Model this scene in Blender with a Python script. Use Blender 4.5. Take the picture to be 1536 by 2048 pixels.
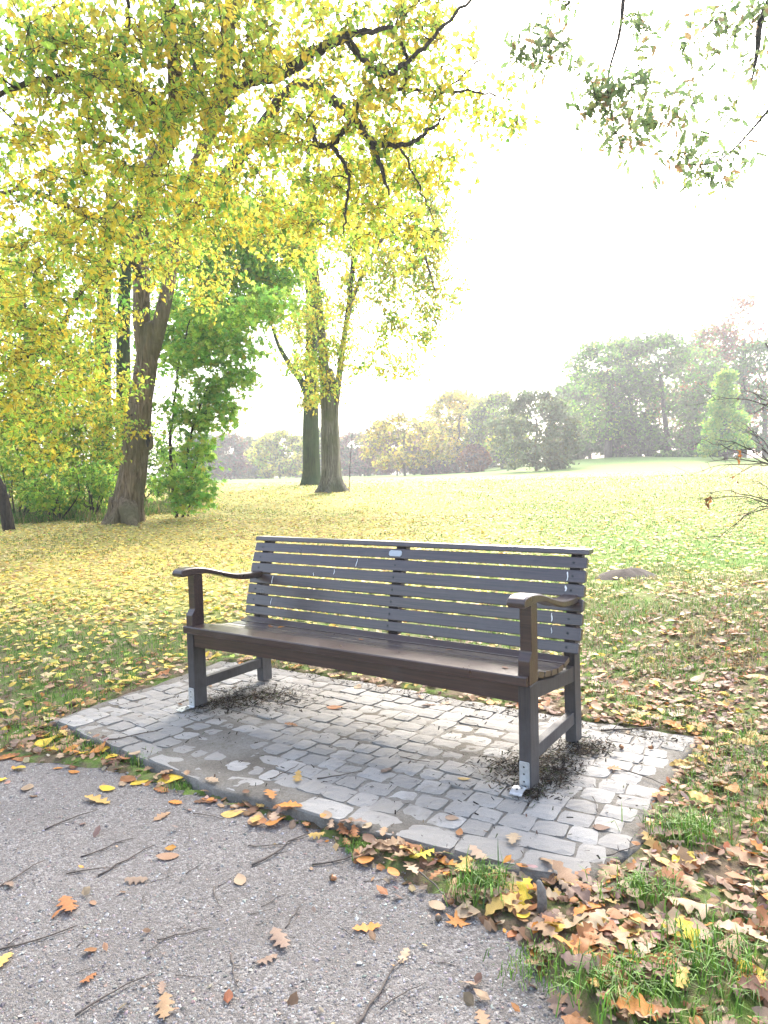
import bpy, bmesh, math, random
import numpy as np
from mathutils import Matrix, Vector

random.seed(7)
rng = np.random.default_rng(7)
R = math.radians
scene = bpy.context.scene
for o in list(bpy.data.objects):
    bpy.data.objects.remove(o)

# ------------------------------------------------------------------ camera
CAM_H, CAM_PITCH, CAM_ROLL, CAM_F = 1.2428, 0.055, -0.0259, 1403.6
cam_data = bpy.data.cameras.new('camera')
cam = bpy.data.objects.new('camera', cam_data)
scene.collection.objects.link(cam)
cam_data.sensor_fit = 'VERTICAL'
cam_data.sensor_height = 24.0
cam_data.sensor_width = 18.0
cam_data.lens = 24.0 * CAM_F / 2048.0
cam_data.clip_start = 0.05
cam_data.clip_end = 2000
cam.matrix_world = (Matrix.Translation((0, 0, CAM_H))
                    @ Matrix.Rotation(math.pi / 2 - CAM_PITCH, 4, 'X')
                    @ Matrix.Rotation(CAM_ROLL, 4, 'Z'))
scene.camera = cam

# ------------------------------------------------------------------ sky, sun, exposure
SUN_EL, SUN_AZ = R(42), R(16)          # azimuth clockwise from the view direction (+Y)
world = bpy.data.worlds.new('World')
scene.world = world
world.use_nodes = True
wn = world.node_tree
wn.nodes.clear()
w_out = wn.nodes.new('ShaderNodeOutputWorld')
w_bg = wn.nodes.new('ShaderNodeBackground')
w_sky = wn.nodes.new('ShaderNodeTexSky')
w_hsv = wn.nodes.new('ShaderNodeHueSaturation')
w_sky.sky_type = 'NISHITA'
w_sky.sun_disc = False
w_sky.sun_elevation = SUN_EL
w_sky.sun_rotation = SUN_AZ
w_sky.dust_density = 4.0
w_sky.air_density = 1.0
w_hsv.inputs['Saturation'].default_value = 0.8      # thin high cloud: a milky sky
w_bg.inputs['Strength'].default_value = 0.15
wn.links.new(w_sky.outputs[0], w_hsv.inputs['Color'])
wn.links.new(w_hsv.outputs[0], w_bg.inputs['Color'])
wn.links.new(w_bg.outputs[0], w_out.inputs['Surface'])

sun_data = bpy.data.lights.new('sun', 'SUN')
sun_data.energy = 1.5
sun_data.angle = R(20)
sun_data.color = (1.0, 0.95, 0.86)
sun = bpy.data.objects.new('sun', sun_data)
scene.collection.objects.link(sun)
sdir = Vector((math.sin(SUN_AZ) * math.cos(SUN_EL), math.cos(SUN_AZ) * math.cos(SUN_EL), math.sin(SUN_EL)))
sun.rotation_euler = (-sdir).to_track_quat('-Z', 'Y').to_euler()
sun.location = (10, 30, 40)

scene.render.engine = 'CYCLES'
vs = scene.view_settings
vs.view_transform = 'Standard'
vs.look = 'None'
vs.gamma = 1.0
vs.use_curve_mapping = False
vs.exposure = 2.35
scene.cycles.max_bounces = 12
scene.cycles.diffuse_bounces = 8
scene.cycles.transmission_bounces = 8
scene.cycles.transparent_max_bounces = 8
scene.cycles.volume_bounces = 0

# ------------------------------------------------------------------ pixel helpers used to lay the place out in metres
def ray(px, py):
    x, y = px - 768.0, py - 1024.0
    c, s = math.cos(CAM_ROLL), math.sin(CAM_ROLL)
    xr, yr = c * x + s * y, -s * x + c * y
    dx, du = xr / CAM_F, -yr / CAM_F
    cp, sp = math.cos(CAM_PITCH), math.sin(CAM_PITCH)
    return np.array([dx, cp + du * sp, -sp + du * cp])

def at(px, py, Y):
    r = ray(px, py)
    return np.array([0, 0, CAM_H]) + r * (Y / r[1])

def onz(px, py, z=0.0):
    r = ray(px, py)
    return np.array([0, 0, CAM_H]) + r * ((z - CAM_H) / r[2])

def project(P):
    P = np.asarray(P, float)
    X, Y, Z = P[..., 0], P[..., 1], P[..., 2] - CAM_H
    cp, sp = math.cos(CAM_PITCH), math.sin(CAM_PITCH)
    d = Y * cp - Z * sp
    u = Y * sp + Z * cp
    d = np.where(d < 0.05, 0.05, d)
    x, y = CAM_F * X / d, -CAM_F * u / d
    c, s = math.cos(CAM_ROLL), math.sin(CAM_ROLL)
    return 768 + c * x - s * y, 1024 + s * x + c * y, d

# ------------------------------------------------------------------ noise
def _h(ix, iy, seed):
    n = (ix.astype(np.int64) * 374761393 + iy.astype(np.int64) * 668265263 + seed * 974634777) & 0x7fffffff
    n = ((n ^ (n >> 13)) * 1274126177) & 0x7fffffff
    return ((n ^ (n >> 16)) & 0xffff) / 65535.0

def vnoise(x, y, seed=0):
    x = np.asarray(x, float); y = np.asarray(y, float)
    ix, iy = np.floor(x), np.floor(y)
    fx, fy = x - ix, y - iy
    fx, fy = fx * fx * (3 - 2 * fx), fy * fy * (3 - 2 * fy)
    a = _h(ix, iy, seed); b = _h(ix + 1, iy, seed); c = _h(ix, iy + 1, seed); d = _h(ix + 1, iy + 1, seed)
    return (a * (1 - fx) + b * fx) * (1 - fy) + (c * (1 - fx) + d * fx) * fy

def fbm(x, y, seed=0, o=3):
    v, a, t = 0, 1.0, 0
    for k in range(o):
        v = v + a * vnoise(x * 2 ** k, y * 2 ** k, seed + k * 17); t += a; a *= 0.5
    return v / t

def sstep(a, b, x):
    t = np.clip((np.asarray(x, float) - a) / (b - a), 0, 1)
    return t * t * (3 - 2 * t)

# ------------------------------------------------------------------ bench frame, zones, terrain
BX, BY, YAW = -1.0876, 3.7629, -0.5947
CB, SB = math.cos(YAW), math.sin(YAW)
def toB(x, y):
    dx, dy = np.asarray(x) - BX, np.asarray(y) - BY
    return CB * dx + SB * dy, -SB * dx + CB * dy
def fromB(u, v):
    u = np.asarray(u); v = np.asarray(v)
    return BX + CB * u - SB * v, BY + SB * u + CB * v

def plat_front(u):   # front edge of the paving in bench coordinates
    return np.interp(u, [-0.6, -0.5, 0.1, 0.6, 1.3, 1.9, 2.4], [-0.49, -0.50, -0.56, -0.592, -0.59, -0.545, -0.485])
def plat_back(u):
    return np.interp(u, [-0.7, 0.5, 1.88, 2.45], [0.80, 0.86, 0.87, 0.93])
def plat_left(v):
    return np.interp(v, [-0.6, 0.8], [-0.50, -0.61])
def plat_right(v):
    return np.interp(v, [-0.6, -0.2, 0.3, 0.9], [2.34, 2.42, 2.40, 2.43])
def in_plat(x, y, m=0.0):
    u, v = toB(x, y)
    return (u > plat_left(v) - m) & (u < plat_right(v) + m) & (v > plat_front(u) - m) & (v < plat_back(u) + m)

EDGE = np.array([(-9, 6.0), (-4, 4.15), (-1.846, 3.254), (-1.313, 3.107), (-0.776, 2.80), (-0.261, 2.50), (-0.043, 2.26),
                 (0.168, 2.075), (0.359, 1.90), (0.454, 1.72), (0.47, 1.55), (0.46, 1.2), (0.5, 0.4), (0.7, -1.0), (1.0, -3.0)])
GPOLY = np.vstack([EDGE, [(-9, -3.0)]])
def in_poly(x, y, poly):
    x = np.asarray(x, float); y = np.asarray(y, float)
    ins = np.zeros(x.shape, bool)
    n = len(poly)
    for i in range(n):
        x1, y1 = poly[i]; x2, y2 = poly[(i + 1) % n]
        if y1 == y2: continue
        c = ((y1 > y) != (y2 > y)) & (x < (x2 - x1) * (y - y1) / (y2 - y1) + x1)
        ins ^= c
    return ins
def edge_dist(x, y):
    x = np.asarray(x, float); y = np.asarray(y, float)
    d = np.full(x.shape, 1e9)
    for (x1, y1), (x2, y2) in zip(EDGE[:-1], EDGE[1:]):
        vx, vy = x2 - x1, y2 - y1
        t = np.clip(((x - x1) * vx + (y - y1) * vy) / (vx * vx + vy * vy), 0, 1)
        d = np.minimum(d, np.hypot(x - x1 - t * vx, y - y1 - t * vy))
    return d
def in_gravel(x, y):
    return in_poly(x, y, GPOLY)
def gdist(x, y):
    """signed distance to the gravel edge, positive outside"""
    d = edge_dist(x, y)
    return np.where(in_gravel(x, y), -d, d)

def terrain(x, y):
    x = np.asarray(x, float); y = np.asarray(y, float)
    z = -0.035 + 0.86 * sstep(6, 32, y)
    w = np.where(x < 26, 11.0, 20.0)
    z = z + 1.55 * np.exp(-((x - 26) / w) ** 2) * sstep(38, 80, y)
    z = z + 0.17 * sstep(1.3, 2.6, x) * sstep(2.6, 4.8, y) * (1 - sstep(5.6, 8.5, y)) * (1 - sstep(14, 24, x))
    z = z + 0.027 * np.maximum(sstep(-0.45, 0.0, toB(x, y)[1]), sstep(2.15, 2.5, toB(x, y)[0]))
    amp = 0.02 + 0.03 * sstep(1.2, 2.4, x) * (1 - sstep(7, 12, y))
    z = z + amp * (fbm(x * 1.7, y * 1.7, 5) - 0.5)
    return z
def gravel_z(x, y):
    return -0.045 + 0.014 * (fbm(x * 2.2, y * 2.2, 31) - 0.5) + 0.006 * (fbm(x * 11, y * 11, 33) - 0.5)
def bed_z(x, y):
    return -0.0062 + 0.014 * (fbm(x * 2.6, y * 2.6, 41, 4) - 0.5) + 0.007 * (fbm(x * 17, y * 17, 43) - 0.5)
def surf(x, y):
    z = terrain(x, y)
    z = np.where(in_gravel(x, y), gravel_z(x, y), z)
    z = np.where(in_plat(x, y), np.maximum(bed_z(x, y), -0.001), z)
    return z

# ------------------------------------------------------------------ object helpers
COL = scene.collection
def tag(o, label=None, cat=None, group=None, kind=None):
    if label: o['label'] = label
    if cat: o['category'] = cat
    if group: o['group'] = group
    if kind: o['kind'] = kind
    return o
def empty(name, loc=(0, 0, 0), rz=0.0):
    o = bpy.data.objects.new(name, None)
    o.empty_display_size = 0.2
    COL.objects.link(o); o.location = loc; o.rotation_euler = (0, 0, rz)
    return o
def link(name, me, mat=None, parent=None):
    o = bpy.data.objects.new(name, me)
    COL.objects.link(o)
    if mat is not None and len(me.materials) == 0: me.materials.append(mat)
    if parent is not None: o.parent = parent
    return o
def make_mesh(name, V, faces, smooth=False, col=None):
    """faces: list of int arrays (n,k)"""
    me = bpy.data.meshes.new(name)
    V = np.asarray(V, np.float32)
    me.vertices.add(len(V)); me.vertices.foreach_set('co', V.ravel())
    fl = [np.asarray(f, np.int32) for f in faces if len(f)]
    loops = np.concatenate([f.ravel() for f in fl])
    tot = np.concatenate([np.full(len(f), f.shape[1], np.int32) for f in fl])
    start = np.concatenate([[0], np.cumsum(tot)[:-1]]).astype(np.int32)
    me.loops.add(len(loops)); me.loops.foreach_set('vertex_index', loops)
    me.polygons.add(len(tot)); me.polygons.foreach_set('loop_start', start)
    me.polygons.foreach_set('use_smooth', np.full(len(tot), bool(smooth)))
    if col is not None:
        a = me.attributes.new('col', 'FLOAT_COLOR', 'POINT')
        c = np.ones((len(V), 4), np.float32); c[:, :3] = col
        a.data.foreach_set('color', c.ravel())
    me.update(calc_edges=True); me.validate()
    return me
class MB:
    def __init__(s): s.v, s.f, s.c, s.n = [], {}, [], 0
    def add(s, V, faces, col=None):
        V = np.asarray(V, float)
        for f in faces:
            f = np.asarray(f, int)
            if f.ndim == 2 and len(f): s.f.setdefault(f.shape[1], []).append(f + s.n)
        s.v.append(V); s.n += len(V)
        if col is not None: s.c.append(np.broadcast_to(np.asarray(col, float), (len(V), 3)))
    def mesh(s, name, smooth=False):
        return make_mesh(name, np.vstack(s.v), [np.vstack(x) for x in s.f.values()], smooth,
                         np.vstack(s.c) if s.c else None)
    def obj(s, name, mat, parent=None, smooth=False):
        return link(name, s.mesh(name, smooth), mat, parent)

def rotz(a):
    c, s = np.cos(a), np.sin(a); M = np.zeros((len(a), 3, 3))
    M[:, 0, 0] = c; M[:, 0, 1] = -s; M[:, 1, 0] = s; M[:, 1, 1] = c; M[:, 2, 2] = 1
    return M
def frames(axis, normal):
    """leaf frames: local y along axis, local z near normal"""
    a = axis / (np.linalg.norm(axis, axis=1, keepdims=True) + 1e-9)
    x = np.cross(a, normal); x /= (np.linalg.norm(x, axis=1, keepdims=True) + 1e-9)
    z = np.cross(x, a)
    return np.stack([x, a, z], axis=2)
def scatter(mb, T, F, pos, rot, sc, cols):
    """T template verts (k,3), F list of faces; pos (n,3), rot (n,3,3), sc (n,) or (n,3), cols (n,3)"""
    n, k = len(pos), len(T)
    if n == 0: return
    sc = np.asarray(sc, float)
    S = T[None] * (sc[:, None, None] if sc.ndim == 1 else sc[:, None, :])
    V = np.einsum('nij,nkj->nki', rot, S) + pos[:, None, :]
    off = (np.arange(n) * k)[:, None, None]
    faces = [(np.asarray(f)[None] + off).reshape(-1, len(f[0])) for f in F]
    mb.add(V.reshape(-1, 3), faces, np.repeat(cols, k, axis=0) if cols is not None else None)

def tube(mb, P, rad, sides=6, col=None, flute=None, cap=True, taper_tip=False):
    P = np.asarray(P, float); n = len(P)
    rad = np.broadcast_to(np.asarray(rad, float), (n,))
    T = np.gradient(P, axis=0); T /= (np.linalg.norm(T, axis=1, keepdims=True) + 1e-9)
    ref = np.array([0, 0, 1.0]) if abs(T[0][2]) < 0.8 else np.array([1.0, 0, 0])
    u = np.cross(T[0], ref); u /= np.linalg.norm(u)
    a = np.linspace(0, 2 * math.pi, sides, endpoint=False)
    rings = []
    for i in range(n):
        u = u - T[i] * np.dot(u, T[i]); u /= (np.linalg.norm(u) + 1e-9)
        w = np.cross(T[i], u)
        rr = rad[i] * (flute(i / (n - 1), a) if flute else 1.0)
        rings.append(P[i] + np.outer(np.cos(a) * rr, u) + np.outer(np.sin(a) * rr, w))
    V = np.vstack(rings)
    i = np.arange(n - 1)[:, None] * sides; j = np.arange(sides)[None]; j2 = (j + 1) % sides
    F = np.stack([i + j, i + j2, i + sides + j2, i + sides + j], -1).reshape(-1, 4)
    fs = [F]
    if cap:
        V = np.vstack([V, P[-1] + T[-1] * rad[-1] * 0.6, P[0]])
        l = (n - 1) * sides; jj = np.arange(sides)
        fs.append(np.stack([l + jj, l + (jj + 1) % sides, np.full(sides, n * sides)], -1))
        fs.append(np.stack([(jj + 1) % sides, jj, np.full(sides, n * sides + 1)], -1))
    mb.add(V, fs, col)

def smooth_path(P, n):
    """Catmull-Rom resample"""
    P = np.asarray(P, float)
    Q = np.vstack([2 * P[0] - P[1], P, 2 * P[-1] - P[-2]])
    t = np.linspace(0, len(P) - 1 - 1e-6, n)
    k = t.astype(int); f = (t - k)[:, None]
    p0, p1, p2, p3 = Q[k], Q[k + 1], Q[k + 2], Q[k + 3]
    return 0.5 * (2 * p1 + (p2 - p0) * f + (2 * p0 - 5 * p1 + 4 * p2 - p3) * f ** 2 + (3 * p1 - p0 - 3 * p2 + p3) * f ** 3)

# ------------------------------------------------------------------ materials
def new_mat(name):
    m = bpy.data.materials.new(name); m.use_nodes = True
    nt = m.node_tree; nt.nodes.clear()
    out = nt.nodes.new('ShaderNodeOutputMaterial')
    return m, nt, out
class NT:
    def __init__(s, nt): s.nt = nt
    def n(s, t, **kw):
        x = s.nt.nodes.new(t)
        for k, v in kw.items(): setattr(x, k, v)
        return x
    def l(s, a, b): s.nt.links.new(a, b)
    def coords(s, scale=(1, 1, 1), kind='Object'):
        tc = s.n('ShaderNodeTexCoord'); mp = s.n('ShaderNodeMapping')
        mp.inputs['Scale'].default_value = scale
        s.l(tc.outputs[kind], mp.inputs['Vector']); return mp.outputs[0]
    def noise(s, vec, scale, detail=4, rough=0.55, dist=0.0):
        x = s.n('ShaderNodeTexNoise'); x.inputs['Scale'].default_value = scale
        x.inputs['Detail'].default_value = detail; x.inputs['Roughness'].default_value = rough
        x.inputs['Distortion'].default_value = dist
        if vec is not None: s.l(vec, x.inputs['Vector'])
        return x.outputs['Fac']
    def ramp(s, fac, stops, interp='LINEAR'):
        x = s.n('ShaderNodeValToRGB'); cr = x.color_ramp; cr.interpolation = interp
        while len(cr.elements) < len(stops): cr.elements.new(0.5)
        for e, (p, c) in zip(cr.elements, stops):
            e.position = p; e.color = (c[0], c[1], c[2], 1) if hasattr(c, '__len__') else (c, c, c, 1)
        s.l(fac, x.inputs[0]); return x.outputs[0]
    def mix(s, fac, a, b, blend='MIX'):
        x = s.n('ShaderNodeMix', data_type='RGBA', blend_type=blend)
        for i, v in ((0, fac), (6, a), (7, b)):
            if hasattr(v, 'is_output'): s.l(v, x.inputs[i])
            elif i == 0: x.inputs[0].default_value = v
            else: x.inputs[i].default_value = (*v, 1)
        return x.outputs[2]
    def math(s, op, a, b=0.0):
        x = s.n('ShaderNodeMath', operation=op)
        for i, v in ((0, a), (1, b)):
            if hasattr(v, 'is_output'): s.l(v, x.inputs[i])
            else: x.inputs[i].default_value = v
        return x.outputs[0]
    def bump(s, h, strength=0.5, dist=0.01):
        x = s.n('ShaderNodeBump'); x.inputs['Strength'].default_value = strength; x.inputs['Distance'].default_value = dist
        s.l(h, x.inputs['Height']); return x.outputs[0]
    def principled(s, out, color, rough=0.8, normal=None, spec=None, coat=0.0, metal=0.0):
        p = s.n('ShaderNodeBsdfPrincipled')
        for k, v in (('Base Color', color), ('Roughness', rough), ('Metallic', metal)):
            if hasattr(v, 'is_output'): s.l(v, p.inputs[k])
            elif k == 'Base Color': p.inputs[k].default_value = (*v, 1)
            else: p.inputs[k].default_value = v
        if spec is not None: p.inputs['Specular IOR Level'].default_value = spec
        if coat: p.inputs['Coat Weight'].default_value = coat; p.inputs['Coat Roughness'].default_value = 0.25
        if normal is not None: s.l(normal, p.inputs['Normal'])
        if out is not None: s.l(p.outputs[0], out.inputs[0])
        return p

def leaf_material(name, trans=0.45, source='col', rough=0.55):
    m, nt, out = new_mat(name); g = NT(nt)
    if source == 'col':
        a = g.n('ShaderNodeAttribute', attribute_name='col'); c = a.outputs['Color']
    else:
        a = g.n('ShaderNodeObjectInfo'); c = a.outputs['Color']
    co = g.coords((1, 1, 1), 'Object')
    nz = g.noise(co, 60 if source != 'col' else 35, 3)
    c = g.mix(1.0, c, g.ramp(nz, [(0.3, 0.72), (0.7, 1.12)]), 'MULTIPLY')
    p = g.principled(None, c, rough, spec=0.3)
    t = g.n('ShaderNodeBsdfTranslucent'); g.l(c, t.inputs['Color'])
    mx = g.n('ShaderNodeMixShader'); mx.inputs[0].default_value = trans
    g.l(p.outputs[0], mx.inputs[1]); g.l(t.outputs[0], mx.inputs[2]); g.l(mx.outputs[0], out.inputs[0])
    return m
M_LEAF = leaf_material('foliage', 0.66)
M_OAKLEAF = leaf_material('oak_foliage', 0.45)
M_FALLEN = leaf_material('fallen_leaf', 0.25, rough=0.6)
M_FALLEN_OBJ = leaf_material('fallen_leaf_single', 0.2, 'obj', 0.6)
M_GRASS = leaf_material('grass_blades', 0.35)

def bark_material(name, c0, c1, moss=None, scale=1.0):
    m, nt, out = new_mat(name); g = NT(nt)
    v = g.coords((8 * scale, 8 * scale, 0.7 * scale))
    n1 = g.noise(v, 2.2, 7, 0.72, 1.1)
    n2 = g.noise(g.coords((1, 1, 1)), 1.3, 3)
    c = g.ramp(n1, [(0.36, c0), (0.62, c1)])
    if moss:
        c = g.mix(g.ramp(n2, [(0.42, 0.0), (0.62, 0.75)]), c, moss)
    g.principled(out, c, 0.92, g.bump(n1, 1.0, 0.07), spec=0.2)
    return m
M_BARK = bark_material('grey_brown_bark', (0.055, 0.040, 0.026), (0.30, 0.225, 0.145), (0.12, 0.115, 0.055))
M_BARK2 = bark_material('fluted_bark', (0.06, 0.055, 0.045), (0.27, 0.25, 0.20), (0.11, 0.12, 0.065))
M_IVY = bark_material('mossy_bark', (0.018, 0.026, 0.012), (0.07, 0.095, 0.04), (0.04, 0.075, 0.028))
M_TWIGB = bark_material('dark_branch_bark', (0.02, 0.017, 0.014), (0.075, 0.062, 0.05))
M_FARBARK = bark_material('far_bark', (0.05, 0.045, 0.04), (0.14, 0.12, 0.10))

# ground: grass and soil, fading to grass flecked with leaves where the leaves are too far away to build
def ground_material():
    m, nt, out = new_mat('lawn_ground'); g = NT(nt)
    co = g.coords((1, 1, 1))
    sep = g.n('ShaderNodeSeparateXYZ'); g.l(co, sep.inputs[0])
    big = g.noise(co, 0.35, 4)
    mid = g.noise(co, 3.0, 5, 0.6)
    fine = g.noise(co, 60.0, 6, 0.8)
    grass = g.ramp(fine, [(0.25, (0.06, 0.11, 0.02)), (0.75, (0.16, 0.26, 0.05))])
    soil = g.ramp(fine, [(0.25, (0.075, 0.055, 0.036)), (0.75, (0.21, 0.16, 0.105))])
    gy_ = g.n('ShaderNodeMapRange'); g.l(sep.outputs[1], gy_.inputs[0])
    for i, v in ((1, 4.2), (2, 7.5), (3, 0.0), (4, 1.0)): gy_.inputs[i].default_value = v
    near = g.mix(g.math('MAXIMUM', gy_.outputs[0], g.ramp(g.noise(co, 4.0, 6, 0.75), [(0.44, 0.0), (0.58, 0.9)])), soil, grass)
    farg = g.ramp(g.noise(co, 5.0, 5, 0.7), [(0.3, (0.10, 0.19, 0.045)), (0.7, (0.19, 0.29, 0.085))])
    fleck = g.ramp(g.noise(co, 14.0, 4, 0.8), [(0.42, (0.30, 0.25, 0.08)), (0.5, (0.62, 0.52, 0.18)), (0.62, (0.42, 0.32, 0.13))])
    fm = g.math('MULTIPLY', g.ramp(g.noise(co, 9.0, 4, 0.8), [(0.44, 0.0), (0.52, 1.0)]),
                g.ramp(big, [(0.25, 0.35), (0.6, 1.0)]))
    # leaf litter lies under the trees and thins out up the hill
    lit = g.n('ShaderNodeMapRange'); g.l(sep.outputs[1], lit.inputs[0])
    for i, v in ((1, 40), (2, 62), (3, 1.0), (4, 0.12)): lit.inputs[i].default_value = v
    far = g.mix(g.math('MULTIPLY', fm, lit.outputs[0]), farg, fleck)
    mr = g.n('ShaderNodeMapRange'); g.l(sep.outputs[1], mr.inputs[0])
    for i, v in ((1, 10), (2, 26), (3, 0.0), (4, 1.0)): mr.inputs[i].default_value = v
    lx = g.n('ShaderNodeMapRange'); g.l(sep.outputs[0], lx.inputs[0])
    for i, v in ((1, -1.5), (2, 3.5), (3, 1.0), (4, 0.0)): lx.inputs[i].default_value = v
    ly = g.n('ShaderNodeMapRange'); g.l(sep.outputs[1], ly.inputs[0])
    for i, v in ((1, 5.5), (2, 9.0), (3, 0.0), (4, 1.0)): ly.inputs[i].default_value = v
    near = g.mix(g.math('MULTIPLY', g.math('MULTIPLY', lx.outputs[0], ly.outputs[0]), g.ramp(g.noise(co, 7.0, 5, 0.75), [(0.36, 0.15), (0.5, 0.9)])), near, fleck)
    c = g.mix(mr.outputs[0], near, far)
    h = g.math('ADD', mid, g.math('MULTIPLY', fine, 0.6))
    g.principled(out, c, 0.95, g.bump(h, 0.6, 0.03), spec=0.15)
    return m
M_GROUND = ground_material()

def gravel_material():
    m, nt, out = new_mat('gravel_ground'); g = NT(nt)
    co = g.coords((1, 1, 1))
    vor = g.n('ShaderNodeTexVoronoi'); vor.inputs['Scale'].default_value = 150; g.l(co, vor.inputs['Vector'])
    vor2 = g.n('ShaderNodeTexVoronoi'); vor2.inputs['Scale'].default_value = 420; g.l(co, vor2.inputs['Vector'])
    big = g.noise(co, 2.0, 5, 0.6)
    fine = g.noise(co, 260, 4, 0.8)
    sepc = g.n('ShaderNodeSeparateColor'); g.l(vor.outputs['Color'], sepc.inputs[0])
    st = g.ramp(sepc.outputs[0], [(0.0, (0.10, 0.092, 0.086)), (0.6, (0.195, 0.18, 0.17)), (0.93, (0.33, 0.315, 0.30))])
    dirt = g.ramp(fine, [(0.3, (0.085, 0.076, 0.068)), (0.7, (0.22, 0.202, 0.186))])
    c = g.mix(g.ramp(big, [(0.35, 0.25), (0.65, 0.75)]), st, dirt)
    c = g.mix(1.0, c, g.ramp(g.noise(co, 1.1, 4), [(0.3, 0.82), (0.7, 1.12)]), 'MULTIPLY')
    h = g.math('ADD', g.math('MULTIPLY', vor.outputs['Distance'], -0.6), g.math('MULTIPLY', vor2.outputs['Distance'], -0.35))
    g.principled(out, c, 0.95, g.bump(h, 0.9, 0.006), spec=0.2)
    return m
M_GRAVEL = gravel_material()
def bed_material():
    m, nt, out = new_mat('sandy_paving_joint'); g = NT(nt)
    co = g.coords((1, 1, 1))
    big = g.noise(co, 2.4, 5, 0.6); fine = g.noise(co, 120, 5, 0.75)
    c = g.ramp(big, [(0.3, (0.115, 0.10, 0.08)), (0.55, (0.205, 0.19, 0.165)), (0.75, (0.262, 0.247, 0.222))])
    c = g.mix(1.0, c, g.ramp(fine, [(0.25, 0.6), (0.7, 1.15)]), 'MULTIPLY')
    gm = g.noise(co, 5.5, 4, 0.65)
    c = g.mix(g.ramp(gm, [(0.6, 0.0), (0.74, 0.6)]), c, (0.085, 0.085, 0.05))
    c = g.mix(g.ramp(g.noise(co, 55, 5, 0.8), [(0.5, 0.0), (0.62, 0.45)]), c, (0.10, 0.088, 0.07))
    g.principled(out, c, 0.93, g.bump(fine, 0.8, 0.006), spec=0.2)
    return m
M_BED = bed_material()
def sett_material():
    m, nt, out = new_mat('granite_sett'); g = NT(nt)
    co = g.coords((1, 1, 1)); oi = g.n('ShaderNodeObjectInfo')
    gm = g.n('ShaderNodeNewGeometry')
    wn_ = g.noise(gm.outputs['Position'], 3.1, 5, 0.6)
    fine = g.noise(co, 300, 4, 0.8); blot = g.noise(gm.outputs['Position'], 26, 4, 0.65)
    base = g.ramp(oi.outputs['Random'], [(0.0, (0.22, 0.21, 0.192)), (0.45, (0.262, 0.252, 0.235)), (0.8, (0.292, 0.282, 0.262)), (1.0, (0.35, 0.34, 0.32))])
    c = g.mix(1.0, base, g.ramp(fine, [(0.3, 0.72), (0.7, 1.18)]), 'MULTIPLY')
    dirt = g.math('MULTIPLY', g.ramp(wn_, [(0.40, 0.0), (0.6, 0.85)]), g.ramp(blot, [(0.35, 0.35), (0.6, 1.0)]))
    c = g.mix(dirt, c, (0.225, 0.21, 0.185))
    g.principled(out, c, 0.75, g.bump(g.math('ADD', fine, g.math('MULTIPLY', blot, 2.0)), 0.45, 0.004), spec=0.35)
    return m
M_SETT = sett_material()
def wood_material(name='dark_stained_wood', c0=(0.022, 0.013, 0.012), c1=(0.056, 0.032, 0.028), coat=0.9):
    m, nt, out = new_mat(name); g = NT(nt)
    oi = g.n('ShaderNodeObjectInfo'); tc = g.n('ShaderNodeTexCoord')
    add = g.n('ShaderNodeVectorMath', operation='ADD')
    cmb = g.n('ShaderNodeCombineXYZ'); g.l(g.math('MULTIPLY', oi.outputs['Random'], 40), cmb.inputs[1])
    g.l(tc.outputs['Object'], add.inputs[0]); g.l(cmb.outputs[0], add.inputs[1])
    mp = g.n('ShaderNodeMapping'); mp.inputs['Scale'].default_value = (1.2, 45, 45); g.l(add.outputs[0], mp.inputs[0])
    grain = g.noise(mp.outputs[0], 3.0, 5, 0.6, 0.4)
    mp2 = g.n('ShaderNodeMapping'); mp2.inputs['Scale'].default_value = (1, 1, 1); g.l(add.outputs[0], mp2.inputs[0])
    wear = g.noise(mp2.outputs[0], 5.0, 5, 0.65)
    c = g.ramp(grain, [(0.32, c0), (0.68, c1)])
    c = g.mix(g.ramp(wear, [(0.55, 0.0), (0.75, 0.40)]), c, (0.075, 0.062, 0.058))
    r = g.ramp(wear, [(0.3, 0.26), (0.7, 0.44)])
    g.principled(out, c, r, g.bump(grain, 0.35, 0.002), spec=0.5, coat=coat)
    return m
M_WOOD = wood_material()
M_WOOD2 = wood_material('red_brown_stained_wood', (0.020, 0.010, 0.008), (0.060, 0.030, 0.022), 0.55)
def leg_material():
    m, nt, out = new_mat('weathered_leg_wood'); g = NT(nt)
    co = g.coords((40, 40, 1.5)); grain = g.noise(co, 3.0, 5, 0.65, 0.3)
    gm = g.n('ShaderNodeNewGeometry'); sp = g.n('ShaderNodeSeparateXYZ'); g.l(gm.outputs['Position'], sp.inputs[0])
    wear = g.noise(g.coords((1, 1, 1)), 9.0, 5, 0.7)
    c = g.ramp(grain, [(0.3, (0.022, 0.016, 0.014)), (0.7, (0.055, 0.042, 0.038))])
    # splash-worn grey finish towards the feet
    mr = g.n('ShaderNodeMapRange'); g.l(sp.outputs[2], mr.inputs[0])
    for i, v in ((1, 0.0), (2, 0.45), (3, 0.95), (4, 0.1)): mr.inputs[i].default_value = v
    f = g.math('MULTIPLY', mr.outputs[0], g.ramp(wear, [(0.3, 0.35), (0.6, 1.0)]))
    c = g.mix(f, c, (0.095, 0.092, 0.094))
    g.principled(out, c, 0.55, g.bump(grain, 0.4, 0.003), spec=0.4)
    return m
M_LEG = leg_material()
def simple(name, c, rough=0.6, metal=0.0, var=0.25, scale=40, spec=None):
    m, nt, out = new_mat(name); g = NT(nt)
    nz = g.noise(g.coords((1, 1, 1)), scale, 4, 0.65)
    c2 = g.ramp(nz, [(0.3, tuple(x * (1 - var) for x in c)), (0.7, tuple(min(1, x * (1 + var)) for x in c))])
    g.principled(out, c2, rough, g.bump(nz, 0.25, 0.002), metal=metal, spec=spec)
    return m
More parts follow.
